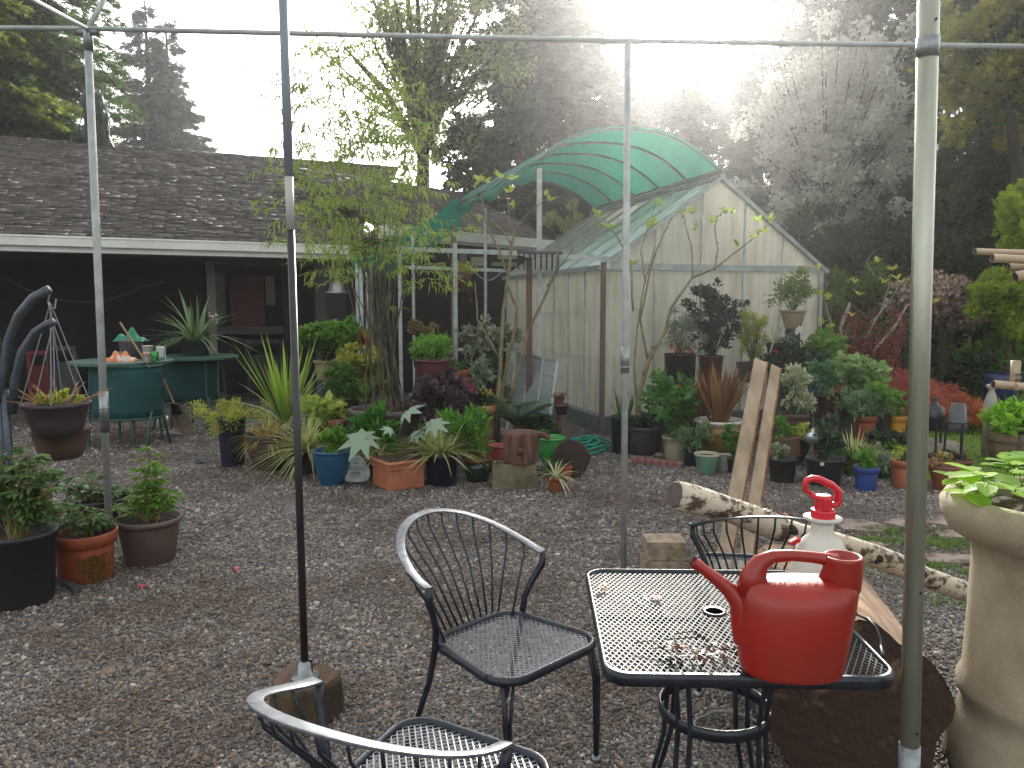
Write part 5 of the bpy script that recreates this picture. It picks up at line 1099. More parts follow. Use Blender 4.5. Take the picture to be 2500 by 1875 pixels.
sapling('tall bare branched magnolia in front of the greenhouse gable',S.y,[([(1556,1035),(1562,960),(1580,890),(1592,850)],.032,.022),([(1556,1000),(1548,900),(1556,800),(1575,680),(1600,600)],.014,.006),([(1580,890),(1620,820),(1640,750),(1690,678),(1745,655),(1790,620),(1830,590)],.02,.007),([(1830,590),(1860,560),(1880,545)],.006,.003),([(1745,660),(1752,610),(1745,560),(1752,530),(1765,515)],.009,.004),([(1582,880),(1562,780),(1590,650),(1620,570),(1640,530)],.014,.005),([(1690,678),(1688,600),(1672,545),(1668,520)],.008,.004),([(1545,760),(1540,650),(1515,590),(1480,540),(1465,530)],.011,.004),([(1590,850),(1640,830),(1680,800)],.012,.006),([(1575,690),(1565,610),(1600,500)],.008,.003)],
 [(1460,528,9),(1475,555,7),(1495,560,5),(1530,565,5),(1610,500,7),(1600,548,7),(1588,555,6),(1690,520,7),(1665,522,6),(1738,545,6),(1768,520,6),(1790,520,5),(1850,540,5),(1882,540,7),(1860,570,5),(1800,600,3),(1545,650,4),(1835,580,4),(1695,560,4)],M_mb,M_ml)
sapling('bare pale sapling with yellow leaf tips above the red shrubs',10.0,[([(2080,960),(2060,830),(2052,800),(2075,740)],.03,.016),([(2052,800),(2062,770),(2075,745)],.02,.012),([(2110,830),(2150,760),(2170,700),(2172,670)],.014,.004),([(2140,680),(2115,640),(2135,610)],.007,.003),([(2130,860),(2190,790),(2215,745),(2290,730)],.02,.006),([(2120,790),(2150,765),(2200,690)],.014,.004),([(2020,700),(1995,640)],.008,.004),([(2040,830),(2020,760),(2000,690),(1998,650)],.012,.005)],
 [(2140,640,8),(2180,660,9),(2160,690,7),(2190,680,7),(2085,690,4),(2095,720,4),(2080,770,4),(2000,655,5),(2200,690,5),(2010,790,5),(2025,800,5),(2280,740,5),(2000,720,12),(2020,730,10)],mat('pale_bark','#8f8a7a',.7,'#6f6a5c',10),G_('yellow_tip_leaf','#a8b43a','#d4d86a',.55))
o=None
# --- middle rows (potted)
o,S,r=pot('tall dark blue pot with feathery yellow green foliage','thin','#1c2836',567,1140,1024,70,taper=.78); bush(o,S,m_yg,552,1015,82,42,2600,.03,.012,DIA,ncl=40,r=.002,cr=.25); 
o,S,r=pot('brown ribbed pot with shaggy bronze and yellow sedge','ribbed','#4a3a30',657,1152,1066,120,taper=.55); grs(o,S,G_('bronze_sedge2','#7a5a34','#cbbf6a',.35),120,62,5,1.4,(.6,1.6),r0=.14)
o,S,r=pot('spiky cordyline with long cream edged leaves in a hidden brown pot','collar','#6a4030',705,1150,1050,80,Y=8.25)
grs(o,S,m_cord,44,275,10,.55,(.0,.25),t=BLS,nm='foliage',r0=.03); grs(o,S,m_corw,30,200,10,1.15,(.35,1.0),nm='lower_foliage',r0=.03)
o,S,r=pot('mound of cream striped grass left of the blue ribbed pot','thin','#2c2c2c',752,1160,1105,60); grs(o,S,m_var,330,110,4,1.2,(.7,1.7),r0=.06)
o,S,r=pot('teal blue ribbed pot with glossy green seedlings','ribbed','#155070',812,1188,1106,100,taper=.62,rough=.35); bush(o,S,m_bright,812,1078,40,22,300,.075,.035,up=.8)
# stake
p0=gnd(843,1150); b=B(); b.tube([p0,at(838,1050,p0.y),at(838,1040,p0.y)],.007,6)
for (x,y) in ((852,1027),(832,1040),(872,1038)): c=at(x,y,p0.y); b.tube([c+Vector((math.cos(t*.63)*.026,0,math.sin(t*.63)*.026)) for t in range(11)],.006,6)
b.tube([at(838,1050,p0.y),at(852,1035,p0.y),at(868,1044,p0.y)],.006,5); b.out('garden_stake',mat('green_iron','#1f3530',.5),None,loc=p0,label='dark green iron stake topped by three rings behind the stone plaque',cat='garden stake')
# plaque
c=gnd(868,1186); o=thing('stone_plaque','grey irregular stone plaque with engraved lines propped on a small stand','plaque',c); k=c.y/F
pl=[(829,1140),(838,1125),(848,1114),(862,1112),(878,1115),(890,1128),(902,1146),(905,1160),(896,1176),(870,1178),(842,1176),(838,1160)]
pv=[at(x,y,c.y+.02+(1178-y)*k*.3) for x,y in pl]; n=len(pv); b=B(); b.add(pv+[v+Vector((0,.035,0)) for v in pv],[list(range(n))[::-1],list(range(n,2*n))]+[[i,(i+1)%n,(i+1)%n+n,i+n] for i in range(n)]); b.out('stone',mat('grey_stone','#7d8583',.9,'#9aa09c',18,.4,50),o,bevel=.008)
b=B()
def pq(x,y): v=at(x,y,c.y+.02+(1178-y)*k*.3); v.y-=.004; return v
for (xa,xb,y,t) in ((864,873,1131,3),(853,886,1141,1.2),(850,888,1146,1.2),(860,876,1150,1),(857,881,1155,4),(853,885,1161,1.2),(860,876,1165,1)):
    nn=int((xb-xa)/3)
    for i in range(nn):
        q=pq(xa+i*3+1,y); b.box(q,(2.2*k,.003,t*k),M=Matrix.Rotation(-.28,4,'X'))
b.out('engraved_text',mat('engraving','#3a3f3f',.9),o); b=B()
for x in (842,893): b.tube([gnd(x,1196)+Vector((0,0,.005)),at(x,1170,c.y)],.006,5); b.tube([at(x,1178,c.y),gnd(x,1170)+Vector((0,.1,0))],.006,5)
b.tube([at(842,1180,c.y-.01),at(868,1186,c.y-.01),at(893,1180,c.y-.01)],.006,5); b.out('stand',M_black,o)
o,S,r=pot('mound of cream striped grass right of the stone plaque','thin','#2c2c2c',925,1165,1115,46); grs(o,S,m_var,200,88,4,1.25,(.8,1.8),r0=.05)
o,S,r=pot('square terracotta coloured pot with three big lobed fatsia leaves','square','#b06a4c',972,1197,1128,112,taper=.86)
lf=LF()
for (x,y,L,az_,el) in ((858,1070,86,200,-.35),(984,1010,62,60,.2),(1052,1035,58,20,-.1),(1010,1060,40,330,0),(960,1050,34,120,.1)):
    tp=at(x+ (35 if x<900 else 0),y,S.y+R(-.1,.05)); B().tube([S,S.lerp(tp,.5)+Vector((0,0,.04)),tp],[.006,.004],5).out('leaf_stalk',M_green,o); a=math.radians(az_); d=A((math.cos(a),-.35,el)); lf.add([tp-Vector(d)*mw(L,S.y)*.45],[d],mw(L,S.y)*1.2,mw(L,S.y)*1.2,LOBF,.8,up=(0,-.55,.85))
lf.out('fatsia_leaf',G_('fatsia_green','#7f9a84','#9fb69c',.25,.3),o)
o,S,r=pot('red brown trough of leafy greens behind the square pot','thin','#5a2620',992,1105,1078,90,Y=7.9); bush(o,S,m_mid,985,1062,50,18,350,.06,.03,up=.7)
o,S,r=pot('navy blue pot with cream and green striped grass','thin','#151b30',1078,1190,1117,82,taper=.88,rough=.35); grs(o,S,m_var,260,118,5,1.0,(.3,1.1),r0=.07)
o,S,r=pot('brown rimmed green glazed pot with leaning leafy stem','bowl','#1c3424',1166,1180,1124,72,rim='#7a4a22',rough=.25); bush(o,S,G_('rhodo_leaf','#3f7a24','#78b040',.4),1140,1045,48,45,520,.09,.03,up=.8,ncl=20,r=.006)
o,S,r=pot('empty looking dusty pink pot beside the log on the block','roll','#a04a40',1217,1132,1090,54,Y=7.4)
o,S,r=pot('fleshy bright green plant clump in front of the bamboo pot','thin','#1d1d20',905,1130,1090,70,Y=7.35); bush(o,S,G_('fleshy_leaf','#2f6a22','#5c9a3a',.4),905,1048,55,38,420,.12,.045,up=.9,ncl=24)
# cinder block and stump
cb=gnd(1256,1195); kb=cb.y/F; o=thing('cinder_block','mossy concrete cinder block carrying the log stump','block',(cb.x,cb.y+.1,0)); z_=mw(62,cb.y)
b=B(); w_=mw(110,cb.y)
b.box((cb.x,cb.y+.015,z_/2),(w_,.03,z_)); b.box((cb.x,cb.y+.185,z_/2),(w_,.03,z_)); 
for s in (-1,0,1): b.box((cb.x+s*(w_/2-.015),cb.y+.1,z_/2),(.03,.139,z_-.002))
b.out('block_shell',mat('mossy_cinder','#6f6a50',.95,'#4a4a34',6,.6,60),o)
lc=Vector((cb.x+mw(16,cb.y),cb.y+.12,z_)); hs2=mw(78,cb.y); o=thing('log_stump','reddish barked log stump with side branch stub on the cinder block','stump',lc); r_=mw(44,lc.y)
B().lathe([(r_*.96,0),(r_,.02),(r_*.98,hs2*.5),(r_*1.03,hs2*.92),(r_*1.0,hs2)],lc,40,wob=.035).out('bark',mat('red_bark','#6a4a3c',.95,'#2c1c18',14,1,30,stretch=(1.6,1.6,.25)),o)
B().lathe([(r_*.97,hs2-.002),(.001,hs2+.004)],lc,30,wob=.035).out('cut_top',mat('crumbly_top','#5a4238',.95,'#3a2a24',30,.8,60),o)
B().tube([lc+Vector((r_*.6,-.02,hs2*.93)),lc+Vector((r_*1.3,-.03,hs2*.9)),lc+Vector((r_*1.6,-.03,hs2*.78))],[.035,.03,.018],10).out('side_branch',mat('red_bark','#6a4a3c'),o,True); B().tube([lc+Vector((-.005,-r_*.8,hs2*.5)),lc+Vector((-.005,-r_*1.15,hs2*.46))],[.035,.026],12).out('knot',mat('red_bark','#6a4a3c'),o,True)
o,S,r=pot('lime green glazed bowl pot with a small red flower','bowl','#3f9a4a',1342,1135,1072,78,Y=7.5,rough=.25,taper=.6); bush(o,S,m_mid,1325,1062,22,10,60,.05,.02,r=.002); flowers(o,S,[(1338,1062),(1341,1064)],m_redf,7)
c=gnd(1397,1165)+Vector((0,.06,0)); rr_=mw(45,c.y); o=thing('wood_slice','dark round slice of log standing on edge by the small green pot','log slice',c); M_=Matrix.Rotation(math.radians(78),4,'X')@Matrix.Identity(4); M2=Matrix.Rotation(math.radians(-28),4,'Z')@M_
B().lathe([(rr_*.97,-.05),(rr_,-.03),(rr_*1.0,.045)],c+Vector((0,0,rr_*1.0)),36,M=M2,wob=.02).out('bark',M_bark,o); B().lathe([(rr_*.96,.047),(rr_*.4,.05),(.001,.051)],c+Vector((0,0,rr_*1.0)),36,M=M2).out('cut_face',mat('dark_cut','#2c1f1a',.85,'#6a3f24',4,.3,30,th=(.55,.75)),o)
o,S,r=pot('small terracotta pot hidden behind the little green pot','roll','#a8523a',1378,1168,1142,42,Y=7.1)
o,S,r=pot('little green pot with thin curling leaves beside the wood slice','thin','#2f6a3a',1355,1168,1136,58); grs(o,S,m_mid,34,45,3,1.3,(.5,1.3),r0=.05)
o,S,r=pot('small terracotta pot with white striped spider plant at the row front','collar','#8a4a2c',1357,1202,1168,46); grs(o,S,G_('spider_leaf','#8fa060','#e0e0c0',.4),36,66,5,1.3,(.5,1.4),r0=.03)
# stone chip beside cinder block
c=gnd(1318,1150); B().blob(c+Vector((0,.05,.06)),(.07,.05,.07),8,6,.25).out('rock',mat('pale_rock','#8f948c',.9,'#6a6f68',12),None,loc=c,label='pale angular rock wedged between the cinder block and green pots',cat='rock')
# hose coil
c=gnd(1430,1093); b=B(); P=[]
for t in range(260): a=t*.16; q=.16+.075*math.sin(t*.05)+.02*math.sin(t*.7); P.append(c+Vector((math.cos(a)*q*1.15-.02,math.sin(a)*q*2.0,.018+.11*(t/260)*(.6+.4*math.sin(a+2)))))
b.tube(P,.013,6); b.tube([P[0],gnd(1478,1105)+Vector((0,0,.014))],.013,6); b.out('garden_hose',mat('green_hose','#107a62',.35,'#15907a',8),None,loc=c,smooth=True,label='coiled bright green garden hose on the gravel by the greenhouse corner',cat='hose')
# pedestal with pot
c=gnd(1372,1106)+Vector((0,.1,0)); c.z=0; zp=at(1368,1012,c.y).z; o=thing('fluted_pedestal','fluted twisted stone pedestal behind the green bowl','pedestal',c); k=c.y/F
b=B(); nn=36
for i in range(13):
    t=i/12
    for j in range(nn): a=2*math.pi*j/nn+t*.9; q=(23-10*t)*k*(1+.05*math.cos(a*12-t*10)); b.v.append(c+Vector((math.cos(a)*q,math.sin(a)*q,t*zp*.9)))
for i in range(12):
    for j in range(nn): p=i*nn+j;q=i*nn+(j+1)%nn; b.f.append([p,q,q+nn,p+nn])
b.lathe([(14*k,zp*.88),(15*k,zp*.9),(15*k,zp*.93),(17*k,zp)],c,24); b.out('column',mat('ribbed_stone','#5f5248',.9,'#4a3f38',12,.5,40),o)
c2=c+Vector((0,0,zp)); B().lathe([(12*k,0),(16*k,20*k),(18*k,20*k),(18*k,26*k),(15*k,26*k)],c2,24).out('capital_pot',pm('#4a3c36'),o,True)
o,S,r=pot('small red pot of silver leaved succulent on the fluted pedestal','collar','#6a2c24',1365,984,966,26,Y=c.y,zb=zp+23*k,taper=.8); bush(o,S,G_('succulent','#5a4f4a','#a8a098',.2),1362,978-10,20,13,130,.03,.022,ncl=12,r=.002)
# sago palm
o,S,r=pot('dark green sago palm behind the log stump','thin','#1d2026',1262,1120,1062,64,Y=7.95); lf=LF(); b=B(); b.lathe([(.06,-.05),(.075,.03),(.04,.1)],S,14)
for k in range(17): a=k*2.4; frond(lf,b,S+Vector((0,0,.08)),a,mw(R(95,125),S.y),1.15-.02*k,R(.7,1.2),34,.12,.014,r=.005)
lf.out('fronds',m_cyc,o); b.out('palm_base',mat('palm_trunk','#4a3426',.9,'#2c1e16',20),o)
o,S,r=pot('low dark leafy plant between the sago palm and the pedestal','thin','#222226',1318,1105,1070,60,Y=8.1); bush(o,S,m_dkl,1315,1045,50,22,800,.05,.03,ncl=22,r=.002)
o,S,r=pot('round tan pot with yellow pansies and magenta blooms','roll','#9a6f48',1172,1120,992,82,Y=7.95,taper=.7); bush(o,S,m_dkl,1170,972,38,14,400,.05,.03,r=.002); flowers(o,S,[(R(1168,1200),R(950,975)) for _ in range(16)],m_yel,6); flowers(o,S,[(1152,948),(1156,940),(1163,955),(1168,962),(1150,955),(1158,950)],m_pink,7,nm='magenta_flower')
o,S,r=pot('ruffled dark purple heuchera in front of the maroon pot','thin','#1f1d20',1075,1120,1045,78,Y=7.7); bush(o,S,m_pur,1072,985,68,52,900,.085,.085,LOB9,ncl=45,cr=.25,shell=.7)
o,S,r=pot('large maroon ribbed pot with ferny green plant','ribbed','#5a2028',1063,956,880,104,Y=8.7,taper=.72,rough=.35); bush(o,S,m_fern,1058,848,60,20,1300,.06,.02,ncl=34,r=.003,cr=.3)
o,S,r=pot('tall terracotta pot right of the maroon ribbed pot','collar','#8a4c30',1128,962,905,42,Y=8.5); bush(o,S,m_mid,1122,890,16,14,90,.05,.02,r=.002)
o,S,r=pot('yellow edged hosta left of the bamboo pot','thin','#5a3a28',785,1090,1042,80,Y=7.8); bush(o,S,G_('hosta_leaf','#6f9a34','#c3c860',.45),788,1008,58,34,130,.13,.10,up=.3,ncl=22,r=.004)
o,S,r=pot('upturned looking terracotta pot under the hosta leaves','collar','#7a4632',822,1085,1030,44,Y=7.55)
o,S,r=pot('big layered green japanese maple in a pale pot by the shade posts','roll','#8f8460',795,930,882,58,Y=9.2); bush(o,S,m_mapl,815,820,70,34,2400,.06,.05,LOB5,ncl=46,cr=.25,r=.008,sm=M_trunk)
o,S,r=pot('golden green leafy shrub below the japanese maple','thin','#33302c',875,1000,960,56,Y=8.7); bush(o,S,G_('gold_maple','#7f8a2c','#b8b850',.45),868,900,58,50,2200,.06,.05,LOB5,ncl=50,cr=.25,r=.006)
o,S,r=pot('small orange leaved shrub above the golden shrub','thin','#33302c',885,1000,960,40,Y=9.3); bush(o,S,G_('orange_leaf','#a0622c','#c88f4a',.4),885,832,26,18,500,.06,.05,LOB5,ncl=14,r=.006)
o,S,r=pot('green leafy shrub in brown pot left of the bright fern','collar','#4a3a30',845,1010,972,54,Y=8.2); bush(o,S,m_mid,840,935,42,34,900,.055,.035,ncl=30,cr=.3)
o,S,r=pot('bright upright fern left of the bamboo stems','thin','#26221f',892,1020,985,40,Y=8.1); lf=LF(); b=B()
for k in range(9): frond(lf,b,S,k*.7,mw(62,S.y),1.45,R(.3,.9),22,.045,.012,v=.2)
lf.out('fronds',m_fern,o); b.out('stem',M_green,o)
o,S,r=pot('dark glossy shrub with pale edged leaves behind the magnolia sapling','thin','#26282a',1190,1010,905,70,Y=9.3); bush(o,S,G_('pale_edged','#3a4f3c','#b8bfa0',.3),1190,825,58,36,900,.08,.045,ncl=34,cr=.3)
o,S,r=pot('brownish leafy plant left of the shade posts above the ferny pot','thin','#26282a',1030,900,860,50,Y=9.6); bush(o,S,G_('russet_leaf','#5a4a2a','#8a7a4a',.35),1030,812,36,26,700,.05,.03,ncl=24)
o,S,r=pot('pale leaved plant between the terracotta pot and the sapling','thin','#3a3c3e',1185,1010,960,40,Y=8.9); bush(o,S,m_pale,1172,915,30,28,260,.09,.05,ncl=16)
c=at(1128,668,10.6); rt=mw(24,10.6); o=thing('hanging_basket','hanging basket of trailing fuchsia under the shade frame','hanging basket',c); B().lathe([(.02,-.16),(rt*.7,-.12),(rt,-.0),(rt*.92,0)],c,20).out('basket',pm('#4a2624'),o,True); lf=LF(); clump(lf,c+Vector((0,0,.06)),(rt*1.1,rt,.09),14,500,.05,.03); lf.out('foliage',m_yg,o)
lf=LF()
for k in range(14): a=R(0,6.3); p=c+Vector((math.cos(a)*rt,math.sin(a)*rt,0)); s=rng.uniform(0,1,(14,1)); lf.add(A(p)+s*A((0,0,-R(.1,.42))),unit(14)+A((0,0,-.4)),.04,.025,OV)
lf.out('trailing_stems',m_redl,o); b=B()
for k in range(3): a=k*2.1; b.tube([c+Vector((math.cos(a)*rt,math.sin(a)*rt,0)),c+Vector((0,0,.2))],.003,4)
b.out('hanger_wire',M_steel,o)
# --- group right of the middle pole
o,S,r=pot('blue black tub with upright iris leaves at the greenhouse corner','thin','#1a202c',1520,1113,1020,60,taper=.8,Y=8.35); grs(o,S,m_mid,26,90,6,.4,(0,.3),r0=.08)
o,S,r=pot('beige plastic pot behind the scalloped brick edging','roll','#a39d84',1652,1130,1070,74,taper=.75); bush(o,S,G_('geranium_leaf','#2c5f24','#5c9a3c',.4),1645,985,50,60,360,.07,.07,LOB9,ncl=30,r=.005)
o,S,r=pot('tall dark red pot behind the geranium leaves','thin','#6a2418',1672,1080,948,92,Y=8.6,taper=.85)
o,S,r=pot('black pot with bright pink flowers and grey foliage on top','thin','#15171c',1660,940,866,80,Y=9.0,taper=.9); bush(o,S,G_('grey_foliage','#5f7360','#94a48c',.3),1665,815,45,52,1500,.05,.010,DIA,ncl=30,cr=.3); flowers(o,S,[(R(1630,1695),R(842,862)) for _ in range(16)],G_('crimson_petal','#b0284a','#d04a68',.3),8)
o,S,r=pot('small dark blue pot of grey green sage by the celadon pot','thin','#161c2c',1690,1140,1097,40,taper=.85); bush(o,S,G_('sage_leaf','#4a6f4a','#8fae7d',.35),1692,1068,46,32,700,.05,.018,ncl=34,cr=.25)
o,S,r=pot('celadon green glazed pot with pale rim','roll','#5f8a72',1725,1160,1112,64,rim='#a8a890',taper=.68,rough=.3)
o,S,r=pot('white ribbed round pot behind the celadon pot','ribbed','#9fa096',1772,1152,1115,50,taper=.75)
o,S,r=pot('small dark pot of leafy green plant beside the planks','thin','#24222a',1792,1158,1122,36); bush(o,S,m_mid,1790,1075,24,36,260,.05,.03,ncl=18)
o,S,r=pot('mustard glazed bowl with white rim and bronze phormium','bowl','#7d6420',1754,1108,1032,120,Y=7.9,rim='#c8c4ba',taper=.7,rough=.3)
grs(o,S,m_phor,60,175,13,.62,(0,.2),t=BLS,r0=.08); c=S
q=org(o); B().lathe([(.033,0),(.04,.0),(.04,.006),(.033,.006)],at(1735,1072,q.y-mw(56,q.y)),20,M=Matrix.Rotation(math.pi/2,4,'X')).out('round_emblem',pm('#7d6420',.3),o,True)
o,S,r=pot('dark leaved bush in a maroon pot before the greenhouse gable','thin','#4a1f20',1735,932,870,62,Y=9.1,taper=.8); bush(o,S,m_black,1738,775,58,82,1700,.065,.035,ncl=60,cr=.2,r=.005,shell=.2,sm=M_trunk)
o,S,r=pot('yellow green upright shrub in a grey box pot','square','#3c4040',1835,935,886,56,Y=9.15); bush(o,S,m_yg,1822,810,20,58,900,.05,.016,DIA,ncl=26,cr=.3); bush(o,S,m_yg,1858,815,22,55,900,.05,.016,DIA,ncl=26,cr=.3,nm='side_foliage')
o,S,r=pot('tall beige urn on a post with delicate green foliage','roll','#8f7d66',1936,802,757,64,Y=9.3,taper=.6,sname='slim grey stand holding up the beige urn'); bush(o,S,G_('airy_leaf','#55703a','#8fa85a',.45),1940,712,48,36,700,.05,.035,LOB5,ncl=30,r=.003)
o,S,r=pot('silvery spider grass in a dark pot below the beige urn','thin','#26282a',1892,870,838,44,Y=9.1); grs(o,S,G_('silver_blade','#9aa88c','#d0d4c0',.35),50,75,4,1.3,(.5,1.4))
o,S,r=pot('shrub with large white flower heads under the beige urn','thin','#26282a',1945,960,905,46,Y=8.9); bush(o,S,m_dkl,1940,870,40,58,700,.055,.035,ncl=30); flowers(o,S,[(1948,808),(1955,812),(1968,825),(1976,838),(1952,806)],m_wht,12)
o,S,r=pot('round leaved green geranium beside the red twig shrub','thin','#3a2a24',2008,940,890,50,Y=9.0); bush(o,S,m_bright,2010,850,40,34,330,.08,.08,LOB9,ncl=22)
o,S,r=pot('pot with a bright pink bloom left of the white flowers','thin','#26282a',1897,930,885,40,Y=8.9); bush(o,S,m_dkl,1897,880,28,22,260,.05,.035); flowers(o,S,[(1890,858),(1896,856),(1902,860),(1894,862)],m_pink,8)
o,S,r=pot('brown clay pot with tall white variegated stems','collar','#5a3c34',1937,1062,1014,74,Y=8.05,taper=.75); bush(o,S,G_('white_green_leaf','#8f9f6a','#d8dcc0',.4),1940,945,26,52,420,.07,.03,ncl=30,cr=.3); bush(o,S,G_('white_green_leaf','#8f9f6a','#d8dcc0',.4),1975,985,26,22,220,.06,.02,ncl=16,nm='side_foliage')
o,S,r=pot('dark maroon pot with blue green leaves and a teal glazed neighbour','thin','#3a1a1c',2012,1022,968,60,Y=8.3); bush(o,S,G_('bluegreen_leaf','#35643f','#6f9f6a',.35),2010,920,34,40,520,.065,.04,ncl=28)
o,S,r=pot('teal glazed pot peeking between the leafy pots at right','bowl','#1f6f8a',1992,960,925,44,Y=8.8,rough=.25); bush(o,S,m_dkl,1990,895,40,30,400,.08,.06,ncl=20)
o,S,r=pot('wide black pot with pale spotted geranium leaves','thin','#1f1f22',2082,1020,965,84,Y=8.5); bush(o,S,G_('geranium_var','#4f8a34','#b8c888',.45),2095,915,62,36,520,.075,.075,LOB9,ncl=40,cr=.3)
o,S,r=pot('terracotta pot with grey green fronds on the flat boulder','collar','#8a4426',2112,1060,1018,54,Y=7.95,zb=.22,taper=.72); bush(o,S,G_('grey_green_frond','#4f7a4a','#8fb07d',.35),2100,988,62,26,800,.075,.02,DIA,ncl=50,cr=.22); bush(o,S,m_bright,2140,965,36,30,240,.08,.05,nm='side_foliage')
o,S,r=pot('dark pot between the terracotta and yellow pots on the boulder','thin','#24262c',2152,1055,1014,38,Y=8.0,zb=.22); bush(o,S,m_pale,2160,998,30,16,160,.07,.02)
o,S,r=pot('small yellow pot at the right end of the flat boulder','collar','#c08a20',2192,1050,1018,44,Y=8.0,zb=.22); bush(o,S,m_bright,2185,985,24,22,120,.08,.045)
c=gnd(2120,1105); b=B(); b.blob((c.x+.02,8.05,.10),(.42,.38,.125),18,10,.06); b.blob((c.x-.2,7.6,.1),(.16,.12,.13),12,8,.1); b.blob((c.x+.5,8.0,.12),(.3,.3,.1),14,8,.08); b.out('boulder',mat('flat_boulder','#8f8676',.9,'#6a6254',6,.6,40),None,loc=(c.x,8,0),smooth=True,label='flat topped pale boulder carrying the terracotta and yellow pots',cat='boulder')
o,S,r=pot('black nursery pot with a small seedling right of the planks','thin','#1b1c20',1910,1182,1125,70,taper=.8); bush(o,S,m_pale,1902,1095,20,14,60,.05,.03,r=.003)
o,S,r=pot('wide dark nursery tub with white label behind the metal feeder','thin','#20232e',2012,1190,1127,94,taper=.8); bush(o,S,m_dkl,2015,1070,30,42,300,.06,.04,ncl=18); q=org(o); B().box(at(2007,1133,q.y-mw(45,q.y)),(.035,.003,.03)).out('tag',mat('tag_white','#a8a8a0',.5),o)
o,S,r=pot('cornflower blue pot with a fresh green sprig','collar','#2c4a8f',2114,1202,1145,62,taper=.78,rough=.35); bush(o,S,m_bright,2118,1120,24,22,70,.08,.04,up=.8,r=.005)
o,S,r=pot('dark green ringed pot with drooping silver leaves','ribbed','#15502c',2156,1192,1153,46,Y=7.15,rough=.3); bush(o,S,m_pale,2160,1130,34,24,130,.1,.035,ncl=18)
o,S,r=pot('light terracotta pot just left of the thick grey pole','collar','#b06a4c',2204,1194,1128,62,taper=.75); bush(o,S,m_yg,2212,1105,26,16,60,.06,.035)
o,S,r=pot('brown terracotta pot of bare soil right of the thick grey pole','collar','#8a4a30',2307,1202,1143,80,taper=.62); bush(o,S,G_('russet_bits','#8a4a30','#c8a878',.3),2270,1130,26,10,60,.04,.02,r=.003)
o,S,r=pot('moss stained terracotta pot behind the bare soil pot','collar','#7a4a2c',2334,1178,1128,76,Y=7.35,taper=.7); bush(o,S,m_sedge,2305,1115,18,8,60,.05,.03,r=.003)
o,S,r=pot('clay pot of spiky cream striped leaves behind the blue pot','collar','#7a4030',2083,1172,1130,58,Y=7.3); grs(o,S,G_('striped_spike','#a8a860','#d8d8a0',.4),26,105,5,.8,(0,.25),t=BLS); bush(o,S,m_mid,2060,1120,50,26,260,.065,.045,nm='lower_foliage')
o,S,r=pot('low pot with a single pink bloom beside the boulder','thin','#24262c',2185,1120,1095,60,Y=7.4); bush(o,S,m_dkl,2180,1075,40,20,420,.06,.04,ncl=22); flowers(o,S,[(2195,1062),(2198,1066),(2192,1065)],m_pink,9)
o,S,r=pot('small royal blue pot half hidden beside the thick grey pole','thin','#1f3a9a',2194,1128,1108,40,Y=7.25); bush(o,S,m_bright,2190,1095,26,12,90,.05,.03)
o,S,r=pot('brown wooden box planter of mint like leaves right of the planks','square','#6a5038',1910,1120,1070,66,Y=7.6,taper=.98); bush(o,S,m_bright,1908,1045,24,24,260,.05,.035,ncl=18)
o,S,r=pot('dark pot of bushy green leaves under the white variegated plant','thin','#1f1f22',1965,1120,1075,50,Y=7.7); bush(o,S,m_yg,1962,1060,28,20,260,.05,.03)
o,S,r=pot('low dark red pot behind the metal feeder','collar','#4a1c1c',2005,1140,1100,60,Y=7.6); bush(o,S,m_dkl,2010,1070,36,26,300,.055,.03)
# red twig shrub
c=at(2120,960,9.4); o=thing('red_twig_shrub','upright shrub with reddish twigs and dark red leaves','shrub',(c.x,9.4,0)); b=B(); lf=LF()
for k in range(60):
    tp=at(R(2030,2215),R(745,860),9.4+R(-.4,.4)); f=Vector((c.x+R(-.15,.15),9.4+R(-.1,.1),0)); L=[f,f.lerp(tp,.5)+Vector((R(-.08,.08),0,.02)),tp]; b.tube(L,[.008,.005,.002],4)
    nn=16; s=rng.uniform(.55,1.05,(nn,1)); lf.add(A(f)*(1-s)+A(tp)*s+rng.normal(size=(nn,3))*.04,unit(nn),.05,.028,OV)
lf.out('foliage',m_redl,o); b.out('twigs',mat('red_twig','#6a2f24',.7),o)
# scalloped brick edging
for i in range(7):
    t=i/6; c=gnd(1552+108*t,1131+13*t); c.y+=.05; lb=['first scalloped brick of the edging row, nearest the dark tub','second scalloped edging brick from the dark tub','third scalloped edging brick from the dark tub','middle brick of the scalloped edging row','third scalloped edging brick from the right end','second scalloped edging brick from the right end','last scalloped edging brick at the right end, nearest the celadon pot']
    lb=lb[i] if i!=3 else 'fourth, middle brick of the scalloped edging row'
    b=B(); n=10; top=[Vector((c.x-.045,c.y+.05,.055)),]+[Vector((c.x-.045*math.cos(math.pi*j/n),c.y-.0-.05*math.sin(math.pi*j/n),.055)) for j in range(n+1)]+[Vector((c.x+.045,c.y+.05,.055))]
    m_=len(top); b.add(top+[Vector((v.x,v.y,0)) for v in top],[list(range(m_)),list(range(m_,2*m_))[::-1]]+[[j+m_,(j+1)%m_+m_,(j+1)%m_,j] for j in range(m_)]); b.out('edging_brick',mat('pink_brick','#8a5f58',.9,'#6a4a44',14,.5,60),None,loc=(c.x,c.y,0),label=lb,cat='brick',group='scalloped edging bricks',bevel=.004)
for (x,y,lb) in ((1610,1118,'left of two round pebbles behind the edging bricks'),(1630,1120,'right of two round pebbles behind the edging bricks'),(1505,1098,'flat beige stone on the gravel by the middle pole')):
    c=gnd(x,y); B().blob(c+Vector((0,.03,.025)),(.05,.04,.03)).out('pebble',mat('tan_pebble','#6e5a4a'),None,loc=c,smooth=True,label=lb,cat='stone')
